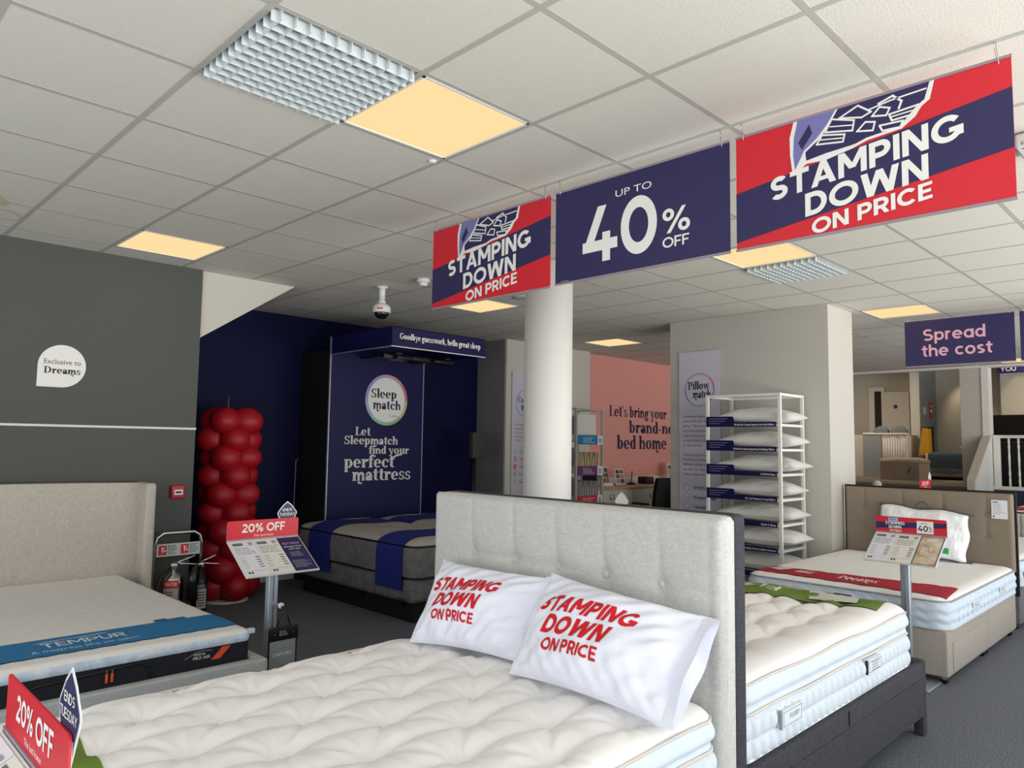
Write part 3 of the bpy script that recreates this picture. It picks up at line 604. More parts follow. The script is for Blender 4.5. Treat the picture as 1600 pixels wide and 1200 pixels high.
# ------------------------------------------------------------------ on the charcoal wall
mb = MB(); f = plane((0, 3.88, 0), (1, 0, 0), (0, 0, 1), .002); cx, cz, R = .4, 2.005, .152
pts = [(cx-R, cz-R)]+[(cx+R*math.cos(math.radians(a)), cz+R*math.sin(math.radians(a))) for a in range(-90, 181, 6)]
mb.prism(pts, 1, 3.872, 3.879, white_i); f = plane((0, 3.872, 0), (1, 0, 0), (0, 0, 1), .0012)
letters(mb, 'Exclusive to', f, .285, 2.018, .232, .034, M('sign_grey', (84, 84, 84), .6), bold=0.0); letters(mb, 'Dreams', f, .286, 1.95, .232, .048, blackink, 'serif')
single('wall_sign_plate', mb, 'white teardrop sign reading Exclusive to Dreams on the charcoal wall', 'sign')
t = thing('fire_call_point', 'small red fire alarm call point on the charcoal wall', 'fire alarm', (1.247, 3.88, 1.03))
part('box', MB().rbox(1.195, 1.3, 3.845, 3.879, 1.03, 1.135, M('alarm_red', (190, 16, 40), .4), .008), t)
mb = MB().box(1.215, 1.28, 3.842, 3.846, 1.06, 1.1, white_i); rect2(mb, plane((0, 3.842, 0), (1, 0, 0), (0, 0, 1)), 1.225, 1.073, 1.27, 1.088, blackink); part('panel', mb, t, 'white push panel')

# ------------------------------------------------------------------ balloon column
t = thing('balloon_column', 'tall column of red balloons standing beside the charcoal wall', 'balloons', (2.06, 4.72, 0))
part('base', MB().lathe((2.06, 4.72, 0), [(.2, 0), (.2, .012), (.19, .016)], whiteplastic, 40), t, 'white round base plate')
part('pole', MB().tube([(2.06, 4.72, .01), (2.0, 4.72, 1.9)], .008, steel), t, 'thin metal pole poking out on top')
for k in range(10):
    z = .14+.17*k; cx = 2.08-.006*k+rng.normal(0, .008)
    for q in range(4):
        a = math.radians(90*q+(45 if k % 2 else 0)+8*math.sin(k*2.1)); r = .137*rng.uniform(.94, 1.08)
        b = MB().ball((0, 0, 0), (r*1.1, r*1.0, r*.95), balloonm, 22, 14); sa, ca = math.sin(a), math.cos(a)
        b.v = [(cx+ca*(.14+v[0])-sa*v[1], 4.72+sa*(.14+v[0])+ca*v[1], max(z+v[2], .014)) for v in b.v]
        part('balloon', b, t)

# ------------------------------------------------------------------ fire extinguishers
t = thing('extinguisher_stand', 'chrome double fire extinguisher stand with red and white instruction panel', 'extinguisher stand', (1.24, 3.75, 0))
yb = 3.78
part('frame', MB().tube([(1.07, yb, .03), (1.07, yb, .68), (1.085, yb, .745), (1.13, yb, .775), (1.36, yb, .775), (1.405, yb, .745), (1.42, yb, .68), (1.42, yb, .03)], .013, chrome, 12), t)
part('base', MB().rbox(1.04, 1.46, 3.62, 3.82, 0, .03, chrome, .01), t)
mb = MB().box(1.083, 1.407, yb-.004, yb+.004, .6, .695, M('instruction_panel', (206, 206, 198), .4)); f = plane((1.083, yb-.004, .6), (1, 0, 0), (0, 0, 1))
for k in (0, 1):
    u = .012+.165*k; rect2(mb, f, u, .012, u+.06, .083, red); f2_ = layer(f, .0006, (0, -1, 0))
    rect2(mb, f2_, u+.024, .03, u+.034, .065, white_i); rect2(mb, f2_, u+.02, .062, u+.044, .07, white_i); rect2(mb, f2_, u+.042, .035, u+.052, .05, white_i)
    smallprint(mb, f, u+.068, u+.14, .082, .014, .012, M('teal_ink', (90, 140, 130), .6), .6, 5+k)
part('sign_panel', mb, t)
t = thing('fire_extinguisher', 'shiny steel water fire extinguisher with red WATER label', 'fire extinguisher', (1.18, 3.69, .03), 0, 'fire extinguishers in the chrome stand')
c = (1.18, 3.69, .03); R = .075
part('cylinder', MB().lathe(c, [(R*.9, 0), (R, .02), (R, .38), (R*.93, .42), (R*.6, .45), (.024, .458), (.02, .48)], M('polished_steel', (196, 190, 182), .16, 1), 32), t)
def wrap(cx, cy, r): return lambda a, z: (cx+r*math.sin(a), cy-r*math.cos(a), z)
mb = MB(); wr = wrap(1.18, 3.69, R+.0012); a0 = -.55
mb.grid(np.array([[wr(a, z) for z in (.385, .44)] for a in np.linspace(a0-.75, a0+.75, 16)]), red, False)
letters(mb, 'WATER', wrap(1.18, 3.69, R+.003), a0-.6, .4, 1.2, .026, white_i, bold=.01, fine=.2)
mb.grid(np.array([[wr(a, z) for z in (.2, .382)] for a in np.linspace(a0-.75, a0+.75, 16)]), M('label_silver', (170, 168, 164), .4), False)
for k in range(7): mb.grid(np.array([[wrap(1.18, 3.69, R+.0022)(a, z) for z in (.23+.02*k, .238+.02*k)] for a in np.linspace(a0-.55, a0+.1+.06*(k % 4), 10)]), blackink if k % 2 else red, False)
part('label', mb, t, 'red and silver label reading WATER')
part('valve_handle', MB().rbox(1.155, 1.205, 3.67, 3.71, .51, .56, steel, .008).tube([(1.17, 3.68, .55), (1.32, 3.64, .61)], .007, chrome).tube([(1.18, 3.69, .56), (1.34, 3.63, .54)], .006, chrome), t)
part('hose', MB().tube([(1.16, 3.68, .53), (1.08, 3.64, .49), (1.045, 3.63, .38), (1.06, 3.62, .2), (1.1, 3.61, .1)], .011, black), t)
t = thing('fire_extinguisher', 'slim dark glossy fire extinguisher with silver label and black horn', 'fire extinguisher', (1.385, 3.69, .03), 0, 'fire extinguishers in the chrome stand')
c = (1.385, 3.69, .03); R = .058
part('cylinder', MB().lathe(c, [(R*.9, 0), (R, .02), (R, .36), (R*.8, .41), (.022, .44), (.02, .48)], M('dark_steel', (30, 30, 32), .12, .6), 28), t)
mb = MB(); wr = wrap(1.385, 3.69, R+.0012); a0 = -.1
mb.grid(np.array([[wr(a, z) for z in (.2, .35)] for a in np.linspace(a0-.6, a0+.7, 14)]), M('label_silver'), False)
mb.grid(np.array([[wr(a, z) for z in (.352, .39)] for a in np.linspace(a0-.6, a0+.7, 14)]), black, False)
letters(mb, 'CO2', wrap(1.385, 3.69, R+.003), a0-.5, .36, .8, .022, white_i, bold=.0, fine=.2)
for k in range(6): mb.grid(np.array([[wrap(1.385, 3.69, R+.0022)(a, z) for z in (.22+.02*k, .227+.02*k)] for a in np.linspace(a0-.45, a0+.4, 8)]), blackink, False)
part('label', mb, t, 'silver and black label')
part('valve_handle', MB().rbox(1.362, 1.408, 3.67, 3.71, .505, .545, steel, .008).tube([(1.36, 3.68, .54), (1.47, 3.62, .60)], .006, chrome).tube([(1.38, 3.69, .54), (1.5, 3.62, .53)], .006, chrome), t)
part('horn', MB().tube([(1.37, 3.66, .52), (1.32, 3.63, .52), (1.3, 3.62, .45), (1.3, 3.615, .28)], [.012, .02, .034, .042], M('horn_black', (24, 24, 26), .25), 14), t)

# ------------------------------------------------------------------ price stands
def card_text(mb, fn, kind, w, h):
    if kind == 'navy':
        letters(mb, 'BUY NOW', fn, w/2, h*.78, w*.75, .017, pinkink, bold=.01, align='c')
        letters(mb, 'NOTHING TO PAY', fn, w/2, h*.69, w*.8, .011, white_i, bold=.01, align='c'); letters(mb, 'UNTIL 2026', fn, w/2, h*.62, w*.5, .011, white_i, bold=.01, align='c')
        smallprint(mb, fn, w*.2, w*.8, h*.55, h*.4, .011, greyink, .4, 9); smallprint(mb, fn, w*.1, w*.9, h*.3, h*.08, .011, greyink, .4, 4)
    elif kind == 'gold':
        smallprint(mb, fn, w*.3, w*.7, h*.9, h*.84, .012, white_i, .6, 2); smallprint(mb, fn, w*.2, w*.8, h*.6, h*.35, .02, white_i, .4, 3)
    else:
        rect2(mb, fn, w*.08, h*.86, w*.5, h*.94, M('card_heading', (110, 110, 112), .6)); rect2(mb, fn, w*.72, h*.86, w*.9, h*.95, M('card_code', (160, 160, 164), .6))
        smallprint(mb, fn, w*.08, w*.92, h*.8, h*.58, .016, greyink, .35, kind)
        for k in range(5):
            v = h*(.5-.07*k); rect2(mb, fn, w*.1, v, w*.3, v+.004, greyink); rect2(mb, fn, w*.72, v, w*.9, v+.006, blackink)
        rect2(mb, fn, w*.08, h*.13, w*.92, h*.137, greyink)
        for u in (.12, .24): rect2(mb, fn, w*u, h*.06, w*(u+.08), h*.11, blackink)
def stand(loc, rz, label, painter, tagx=None, tagpaint=True, cards=('navy',), header=red, plate=True, dz=0.):
    t = thing('price_stand', label, 'price stand', loc, rz, 'price display stands')
    LW = .432; lp = lambda n, m, l=None: part(n, m, t, l, True)
    if plate: lp('base_plate', MB().rbox(-.15, .15, -.24, .06, 0, .012, alu, .005))
    lp('post', MB().rbox(-.028, .028, -.145, -.1, .012, .85+dz, alu, .006).box(-.004, .004, -.1465, -.1, .02, .84+dz, steel))
    # sloping tray
    top = Vector((0, -.008, .935+dz)); bot = Vector((0, -.262, .775+dz)); dn = (bot-top).normalized(); nrm = Vector((1, 0, 0)).cross(-dn)
    tr = MB()
    a = [Vector((s*LW/2, 0, 0))+q+nrm*d for s in (-1, 1) for q in (top, bot) for d in (-.008, 0)]
    tr.add(a, [(0, 1, 3, 2), (4, 6, 7, 5), (0, 4, 5, 1), (2, 3, 7, 6), (0, 2, 6, 4), (1, 5, 7, 3)], whiteplastic); lp('tray', tr)
    Lt = (bot-top).length; cw = (LW-.016)/3
    for k, kind in enumerate(cards):
        cm = MB(); fn = plane(top+Vector((-LW/2+.006+k*(cw+.002), 0, 0))+dn*(Lt-.006), (1, 0, 0), -dn, .002)
        rect2(cm, fn, 0, 0, cw, Lt-.012, navy if kind == 'navy' else gold if kind == 'gold' else (paper if k == 0 else paper2))
        if kind == 'gold': line2(cm, layer(fn, .0006, nrm), [(.003, .003), (cw-.003, .003), (cw-.003, Lt-.015), (.003, Lt-.015)], .005, navy, True)
        card_text(cm, layer(fn, .0008, nrm), kind, cw, Lt-.012); lp('price_card', cm, {'navy': 'navy offer card', 'gold': 'cream card with gold silk picture'}.get(kind))
    hp = MB(); r = .012; w2 = LW/2; z0, z1 = .938+dz, 1.045+dz
    pts = [(-w2, z0), (w2, z0)]+[(w2-r+r*math.cos(q), z1-r+r*math.sin(q)) for q in np.linspace(0, R90, 5)]+[(-w2+r+r*math.cos(q), z1-r+r*math.sin(q)) for q in np.linspace(R90, 2*R90, 5)]
    hp.prism(pts, 1, -.002, .002, header)
    hp.box(-w2, w2, .0022, .003, z0, z1-.012, whiteplastic)
    painter(hp, plane((-w2, -.002, z0), (1, 0, 0), (0, 0, 1), .0008), LW, z1-z0); lp('header', hp, 'printed header board')
    lp('clear_clip', MB().box(-w2, w2, -.006, .004, .93+dz, .943+dz, clear))
    if tagx is not None:
        tg = MB(); k_ = [(0, .142), (.03, .118), (.059, .082), (.062, .072), (.055, .055), (.02, -.01), (-.02, -.01), (-.055, .055), (-.062, .072), (-.059, .082), (-.03, .118)]
        zb = 1.0+dz-.0; tg.prism([(tagx+a, zb+b) for a, b in k_], 1, .004, .006, whiteplastic)
        fn = plane((tagx, .004, zb), (1, 0, 0), (0, 0, 1), .0008)
        if tagpaint:
            poly2(tg, fn, [(a*.9, .066+(b-.066)*.9) for a, b in k_], navy); f_2 = layer(fn, .0006, (0, -1, 0))
            letters(tg, 'ENDS', f_2, 0, .084, .06, .017, white_i, bold=.015, align='c'); letters(tg, 'TUESDAY', f_2, 0, .058, .098, .017, white_i, bold=.015, align='c')
        lp('offer_tag', tg, 'navy diamond tag with white border')
    return t
def paint20(p, fn, w, h):
    letters(p, '20% OFF', fn, .2*w, .37*h, .6*w, .45*h, white_i, bold=.03); letters(p, 'This bed frame', fn, .36*w, .13*h, .28*w, .115*h, white_i, bold=0)
def paint_sd(p, fn, w, h):
    poly2(p, fn, [(0, .62*h), (w, .80*h), (w, .52*h), (0, .22*h)], navy); f2_ = layer(fn, .0006, (0, -1, 0)); f3_ = layer(fn, .0012, (0, -1, 0))
    poly2(p, f2_, [(.19*w, .98*h), (.32*w, .98*h), (.33*w, .7*h), (.22*w, .62*h), (.18*w, .7*h)], lav); line2(p, f3_, [(.19*w, .95*h), (.2*w, .72*h), (.31*w, .78*h), (.32*w, .95*h)], .003, white_i); line2(p, f3_, [(.21*w, .85*h), (.31*w, .9*h)], .003, white_i)
    letters(p, 'STAMPING', f3_, .14*w, .5*h, .28*w, .19*h, white_i, bold=.03, rise=.03*h); letters(p, 'DOWN', f3_, .19*w, .27*h, .18*w, .19*h, white_i, bold=.03, rise=.02*h); letters(p, 'ON PRICE', f3_, .2*w, .08*h, .17*w, .12*h, white_i, bold=.03)
    rect2(p, f2_, .59*w, .1*h, .82*w, .85*h, white_i); letters(p, '40', f3_, .605*w, .22*h, .14*w, .36*h, ink, bold=.03); letters(p, '%', f3_, .755*w, .36*h, .04*w, .18*h, ink, bold=.02); letters(p, 'OFF', f3_, .755*w, .22*h, .045*w, .09*h, ink, bold=.02); letters(p, 'UP TO', f3_, .65*w, .68*h, .09*w, .06*h, ink)
mid = stand((.995, 1.9, 0), 0, 'price stand with red 20% OFF header beside the beige bed, hung with a fabric swatch', paint20, .145, cards=(1, 2, 'navy'))
part('hook_knob', MB().lathe((0, 0, 0), [(.006, 0), (.006, .03), (.017, .032), (.017, .04), (.01, .044)], whiteplastic, 16).rot(lambda v: Vector((.03+v.x, -.145-v.z, .585+v.y))), mid, 'round white knob', True)
stand((-.66, -.56, 0), -R90, 'nearest price stand with red 20% OFF header, cut by the lower left corner', paint20, .185, cards=(1, 2, 'navy'), dz=-.018)
stand((4.36, -.50, 0), -R90, 'price stand with stamping down header at the foot of the divan bed', paint_sd, None, cards=(5, 6, 'gold'))
stand((3.6, 1.155, 0), R90, 'price stand seen from behind, only its white pointed tag above the dark headboard', paint20, .145, cards=(1, 2, 'navy'))
stand((9.0, .72, 0), 0, 'far price stand with small red header rising behind the taupe headboard', paint20, .2, False, cards=(1, 2, 'navy'), dz=.085)
t = thing('fabric_swatch', 'dark grey LINFORD fabric swatch card hanging from the price stand', 'fabric swatch', (1.035, 1.705, .2))
x0, x1, yy = .95, 1.125, 1.705
part('cord', MB().tube([(.995, yy, .46), (1.027, yy, .585), (1.04, yy, .585), (1.078, yy, .47)], .0045, black), t)
mb = MB().rbox(x0, x1, yy-.008, yy+.004, .40, .475, black, .004); f = plane((0, yy-.008, 0), (1, 0, 0), (0, 0, 1))
for u in (.985, 1.092): disc2(mb, f, (u, .437), .005, steel, 10)
smallprint(mb, f, 1.01, 1.065, .452, .43, .01, greyink, .5, 3); part('clip', mb, t, 'black clip with two studs')
mb = MB().box(x0+.004, x1-.012, yy-.004, yy+.002, .2, .405, M('swatch_fabric', (120, 124, 130), .9, weave=(500, (158, 162, 168)))); letters(mb, 'LINFORD', plane((0, yy-.004, 0), (1, 0, 0), (0, 0, 1)), .978, .318, .11, .018, white_i, bold=.0)
part('fabric', mb, t); part('edge_strip', MB().box(x0, x0+.006, yy-.005, yy+.004, .2, .41, black), t); part('edge_strip', MB().box(x1-.014, x1-.006, yy-.005, yy+.004, .2, .41, black), t)
# ------------------------------------------------------------------ beds and mattresses
def perim(x0, x1, y0, y1, R, step=.007):
    P = []; Nn = []
    def seg(a, b):
        n = max(2, int(np.hypot(b[0]-a[0], b[1]-a[1])/step)); d = np.array(b)-np.array(a); nm = np.array((d[1], -d[0]))/np.hypot(*d)
        for k in range(n): P.append(np.array(a)+d*k/n); Nn.append(nm)
    def arc(c, a0):
        n = max(4, int(R*R90/step))
        for k in range(n):
            a = a0+R90*k/n; P.append(np.array((c[0]+R*math.cos(a), c[1]+R*math.sin(a)))); Nn.append(np.array((math.cos(a), math.sin(a))))
    seg((x0+R, y0), (x1-R, y0)); arc((x1-R, y0+R), -R90); seg((x1, y0+R), (x1, y1-R)); arc((x1-R, y1-R), 0)
    seg((x1-R, y1), (x0+R, y1)); arc((x0+R, y1-R), R90); seg((x0, y1-R), (x0, y0+R)); arc((x0+R, y0+R), 2*R90)
    P = np.array(P); Nn = np.array(Nn); s = np.concatenate([[0], np.cumsum(np.hypot(*np.diff(P, axis=0).T))]); return P, Nn, s
def border(mb, pr, z0, z1, nz, fn, mat):
    P, Nn, s = pr; zz = np.linspace(z0, z1, nz); G = np.zeros((len(P), nz, 3))
    for j, z in enumerate(zz):
        b = fn(s, (z-z0)/(z1-z0)); G[:, j, 0] = P[:, 0]+Nn[:, 0]*b; G[:, j, 1] = P[:, 1]+Nn[:, 1]*b; G[:, j, 2] = z
    return mb.grid(G, mat, True, True)
def pipe(pr, z, r, o, mat, wob=0.):
    P, Nn, s = pr; k = slice(None, None, 4)
    return MB().tube([(p[0]+n[0]*o, p[1]+n[1]*o, z+wob*math.sin(q*9)) for p, n, q in zip(P[k], Nn[k], s[k])], r, mat, 7, True)
def lattice(x0, x1, y0, y1, dx, dy, ox, oy):
    T_ = []
    for m in range(-20, 21):
        y = oy+m*dy
        if not y0 < y < y1: continue
        for k in range(-20, 21):
            x = ox+k*dx+(dx/2 if m % 2 else 0)
            if x0 < x < x1: T_.append((x, y))
    return np.array(T_)
def tufted(x0, x1, y0, y1, R, zt, tufts, A, drop, we, dx, dy):
    segs = []
    for i in range(len(tufts)):
        for j in range(i):
            d = tufts[i]-tufts[j]
            if abs(abs(d[0])-dx) < .02 and abs(d[1]) < .02: segs.append((tufts[i], tufts[j], 1.))
            if abs(abs(d[0])-dx/2) < .02 and abs(abs(d[1])-dy) < .02: segs.append((tufts[i], tufts[j], .35))
    ph = rng.uniform(0, 6.28, len(tufts))
    def z(x, y):
        x = np.asarray(x, float); y = np.asarray(y, float)
        cx = np.clip(x, x0+R, x1-R); cy = np.clip(y, y0+R, y1-R); de = R-np.hypot(x-cx, y-cy)
        inx = (x > x0+R) & (x < x1-R); iny = (y > y0+R) & (y < y1-R)
        de = np.where(inx & iny, np.minimum(np.minimum(x-x0, x1-x), np.minimum(y-y0, y1-y)), de)
        q = 1-np.clip(de/we, 0, 1); h = zt-drop*(1-np.sqrt(np.clip(1-q*q, 0, 1)))
        if len(tufts):
            dt = np.full(x.shape, 9.); th = np.zeros(x.shape); pp = np.zeros(x.shape)
            for (a, b), f in zip(tufts, ph):
                d = np.hypot(x-a, y-b); m = d < dt; dt = np.where(m, d, dt); th = np.where(m, np.arctan2(y-b, x-a), th); pp = np.where(m, f, pp)
            cr = np.zeros(x.shape)
            for a, b, wt_ in segs:
                d = b-a; L2 = d@d; t = np.clip(((x-a[0])*d[0]+(y-a[1])*d[1])/L2, 0, 1); ds = np.hypot(x-a[0]-t*d[0], y-a[1]-t*d[1])
                cr = np.maximum(cr, wt_*np.exp(-(ds/.028)**1.1))
            h = h-A*.62*np.exp(-(dt/.055)**1.2)-A*.62*cr*(1-.45*np.clip(dt/.15, 0, 1))
            h = h+.0058*np.sin(9*th+pp)*np.exp(-dt/.075)*np.clip(dt/.03, 0, 1)+.0036*np.sin(17*th+2*pp)*np.exp(-dt/.07)*np.clip(dt/.03, 0, 1)
        return h
    return z
def top_grid(mb, x0, x1, y0, y1, R, zf, mat, step=.011):
    nx, ny = int((x1-x0)/step), int((y1-y0)/step)
    X, Y = np.meshgrid(np.linspace(x0, x1, nx), np.linspace(y0, y1, ny), indexing='ij')
    cx = np.clip(X, x0+R, x1-R); cy = np.clip(Y, y0+R, y1-R); d = np.hypot(X-cx, Y-cy); k = np.where(d > R, R/np.maximum(d, 1e-9), 1)
    X = cx+(X-cx)*k; Y = cy+(Y-cy)*k
    return mb.grid(np.stack([X, Y, zf(X, Y)], -1), mat)
def quilt(s, t):                                        # hand-stitched side: two rows of upright bulges
    return .0+.028*np.abs(np.sin(s*math.pi/.064))**.45*(np.abs(np.sin(np.pi*np.clip(t*2.15, 0, 2)))**.4)*(.85+.15*np.sin(s*7))
def pillowtop(label, x0, x1, y0, y1, zb, zt, ox, oy, dx, dy, tag_parts=True):
    t = thing('mattress', label, 'mattress', ((x0+x1)/2, (y0+y1)/2, zb), 0, 'deep tufted pillow-top mattresses')
    R = .09; Tf = lattice(x0+.1, x1-.1, y0+.07, y1-.07, dx, dy, ox, oy); zf = tufted(x0, x1, y0, y1, R, zt, Tf, .056, .05, .13, dx, dy)
    part('top_panel', top_grid(MB(), x0, x1, y0, y1, R, zf, creamtick), t, 'cream tufted top')
    for a, b in Tf: part('tuft', MB().ball((a, b, float(zf(a, b))+.002), (.008, .008, .003), M('tuft_thread', (228, 214, 196), .8), 8, 5), t)
    pr = perim(x0, x1, y0, y1, R); ze = zt-.05; hh = ze-zb; zm = zb+.6*hh
    sb = border(MB(), pr, zm+.004, ze, 12, lambda s, u: .016*np.sin(np.pi*u)*(1+.1*np.sin(s*40))-.012*np.exp(-((u-.28)/.14)**2), whitetick)
    border(sb, pr, zb, zm, 26, quilt, whitetick); part('side_border', sb, t, 'white stitched side')
    part('piping', pipe(pr, ze+.004, .005, .002, piping, .004), t); part('piping', pipe(pr, zm+.004, .0055, .006, piping, .003), t); part('piping', pipe(pr, zb+.004, .006, .006, M('white_piping', (232, 234, 236), .7)), t)
    P, Nn, s = pr; base = MB().prism([tuple(p) for p in P[::8]], 2, zb-.002, zb+.01, whitetick); part('underside', base, t)
    return t, zf
def side_label(t, x, w, z, h, y, text, dark=True):
    mb = MB(); fn = plane((x, y, z), (1, 0, 0), (0, 0, 1), 0)
    G = np.array([[fn(u*w, v*h+.02*u*0) for v in (0, 1)] for u in (0, 1)]); mb.box(x, x+w, y, y+.022, z, z+h, M('satin_label', (226, 236, 240), .35))
    f2_ = plane((x, y, z), (1, 0, 0), (0, 0, 1), .001)
    line2(mb, f2_, [(.008, .008), (w-.008, .008), (w-.008, h-.008), (.008, h-.008)], .0025, greypipe, True)
    if text: letters(mb, text, f2_, w*.36, h*.42, w*.48, .018, greyink, bold=.0)
    else: smallprint(mb, f2_, w*.25, w*.8, h*.8, h*.2, .012, greyink, .4, 2)
    if dark: mb.box(x-.008, x, y+.001, y+.012, z, z+h, black if dark == 'b' else greypipe)
    part('label', mb, t, 'satin side label reading '+text if text else 'satin care label')
def strip(mb, a, b, c, d, zf, mat, n=(40, 14), lift=.005, drape=None):
    """cloth laid over a mattress top; corners a,b,c,d = (u,v) (0,0),(1,0),(1,1),(0,1); returns the surface function"""
    a, b, c, d = (np.array(q, float) for q in (a, b, c, d))
    def fn(u, v):
        p = a*(1-u)*(1-v)+b*u*(1-v)+c*u*v+d*(1-u)*v
        return (p[0], p[1], float(zf(p[0], p[1]))+lift)
    G = np.array([[fn(u, v) for v in np.linspace(0, 1, n[1])] for u in np.linspace(0, 1, n[0])])
    mb.grid(G, mat); G2 = G.copy(); G2[..., 2] -= .003; mb.grid(G2, mat, flip=True)
    return lambda u, v: tuple(np.array(fn(u, v))+np.array((0, 0, .0015)))

# -------- front bed: light grey buttoned headboard
def headboard(x, yl, yr, z0, z1, th, side, buttons, mat, seams=(), depth=.03, btn=None, bulge=.012):
    """upholstered board in a plane x = const; side -1 faces -x"""
    ys = np.linspace(yr, yl, 150); zs = np.linspace(z0, z1, 110); Y, Z = np.meshgrid(ys, zs, indexing='ij')
    de = np.minimum(np.minimum(Y-yr, yl-Y), z1-Z); q = 1-np.clip(de/.03, 0, 1)
    h = -.03*(1-np.sqrt(np.clip(1-q*q, 0, 1)))
    for (by, bz) in buttons:
        d = np.hypot(Y-by, Z-bz); h = h-depth*np.exp(-(d/.045)**1.1)
        up = np.clip((Z-bz)/(z1-bz), 0, 1); h = h-.010*np.exp(-np.abs(Y-by)/.014)*(Z > bz)*(1-.75*up)
    for kind, c, l0, l1, dp in seams:
        if kind == 'h': h = h-dp*np.exp(-np.abs(Z-c)/.012)*((Y > l0) & (Y < l1))
        else: h = h-dp*np.exp(-np.abs(Y-c)/.006)*((Z > l0) & (Z < l1))
    mb = MB(); mb.grid(np.stack([x+side*h*-1*-1, Y, Z], -1) if side > 0 else np.stack([x-h, Y, Z], -1), mat, flip=side > 0)
    xb = x+th if side < 0 else x-th
    rim = [(yr, z0)]+[(yr, z1-.02), (yr+.012, z1-.004), (yr+.03, z1), (yl-.03, z1), (yl-.012, z1-.004), (yl, z1-.02)]+[(yl, z0)]
    a, b = sorted((xb, x+(.029 if side < 0 else -.029))); mb.prism(rim, 0, a, b, mat)
    return mb
bedx = thing('double_bed', 'bed frame with light grey buttoned headboard, nearest the front', 'bed', (.28, -.09, 0))
BT = [(y, 1.0) for y in (.41, .145, -.10, -.345, -.60)]
hb = headboard(1.25, .68, -.855, .06, 1.262, .08, -1, BT, linen, [('v', -.80, .06, 1.22, .005), ('h', 1.0, .41, .69, .004), ('h', 1.0, -.87, -.6, .004), ('h', .70, -.87, -.8, .004), ('h', 1.005, -.6, .41, .008)])
o = part('headboard', hb, bedx)
for y, z in BT: part('button', MB().ball((1.277, y, z), (.008, .015, .015), linen, 14, 8), o)
for a in ((-.70, 1.25, -.90, -.855), (-.70, 1.25, .60, .645)): part('side_rail', MB().rbox(*a, .1, .40, linen, .015), bedx)
part('foot_rail', MB().rbox(-.70, -.655, -.90, .645, .1, .40, linen, .015), bedx)
for x in (-.67, 1.2):
    for y in (-.86, .60): part('leg', MB().lathe((x, y, 0), [(.018, 0), (.026, .1)], black, 16), bedx)
part('slat_base', MB().box(-.655, 1.24, -.855, .60, .34, .375, blackm), bedx)
m1, z1f = pillowtop('cream tufted pillow-top mattress under the two printed pillows', -.65, 1.235, -.85, .585, .38, .662, .02, .16, .355, .176)

def pillow(label, BL, BR, TR, TL, thick, text, group):
    BL, BR, TR, TL = (np.array(q, float) for q in (BL, BR, TR, TL))
    nrm = np.cross((BR-BL)+(TR-TL), (TL-BL)+(TR-BR)); nrm /= np.linalg.norm(nrm)
    ph = rng.uniform(0, 6, 6)
    def base(u, v):
        e = .5*(np.abs(2*u-1)**3+np.abs(2*v-1)**3)
        uu = u-.03*(2*u-1)*(1-(2*v-1)**2)*np.abs(2*u-1); vv = v-.045*(2*v-1)*(1-(2*u-1)**2)*np.abs(2*v-1)
        return BL*((1-uu)*(1-vv))+BR*(uu*(1-vv))+TR*(uu*vv)+TL*((1-uu)*vv)
    def hgt(u, v):
        f = (max(0, 4*u*(1-u))**.55)*(max(0, 4*v*(1-v))**.5)
        g_ = min(1, 1.35-f); w = g_*(.006*math.sin(24*u+9*v+ph[0])+.0045*math.sin(52*(u*.8-v*.5)+ph[1]+2*math.sin(4*v)))+.007*math.sin(8*u-11*v+ph[2])+.0045*math.sin(66*u+6*math.sin(5*v+ph[4])+ph[3])*max(0, .5-v)*2+.004*math.sin(44*v-30*u+ph[5])*max(0, u-.55)*2
        return f*thick+w*min(1, 12*min(u, 1-u, v, 1-v))
    fr = lambda u, v: base(u, v)+nrm*hgt(u, v)
    bk = lambda u, v: base(u, v)-nrm*(max(0, 4*u*(1-u))**.6)*(max(0, 4*v*(1-v))**.6)*thick*.45
    U = np.linspace(0, 1, 72); V = np.linspace(0, 1, 52)
    t = thing('pillow', label, 'pillow', tuple((BL+BR)/2), 0, group)
    mb = MB(); mb.grid(np.array([[fr(u, v) for v in V] for u in U]), whitecotton); mb.grid(np.array([[bk(u, v) for v in V] for u in U]), whitecotton, flip=True)
    fn = lambda u, v: tuple(fr(min(max(u, .01), .99), min(max(v, .01), .99))+nrm*.0018)
    text(mb, fn); part('pillowcase', mb, t)
    return t, fr, nrm, (BL, BR, TR, TL)
def ptext(u0, u1, vtop):
    def f(mb, fn):
        w = u1-u0
        letters(mb, 'STAMPING', fn, u0, vtop-.165, w, .165, redprint, bold=.043, rise=.06, fine=.018, shear=.2)
        letters(mb, 'DOWN', fn, u0+.12*w, vtop-.35, w*.7, .165, redprint, bold=.043, rise=.03, fine=.018, shear=.2)
        letters(mb, 'ON PRICE', fn, u0+.2*w, vtop-.50, w*.62, .115, redprint, bold=.036, rise=.02, fine=.018)
    return f
GP = 'white printed pillows leaning on the light grey headboard'
p1, fr1, n1, c1 = pillow('left white pillow printed stamping down on price, tucked behind its twin', (.93, .43, .655), (1.035, -.14, .668), (1.195, -.16, .972), (1.185, .52, .965), .1, ptext(.10, .70, .72), GP)
p2, fr2, n2, c2 = pillow('right white pillow printed stamping down on price, its pillowcase end gaping open', (.93, -.165, .66), (.90, -.862, .664), (1.165, -.86, .945), (1.165, -.165, 1.0), .125, ptext(.13, .73, .71), GP)
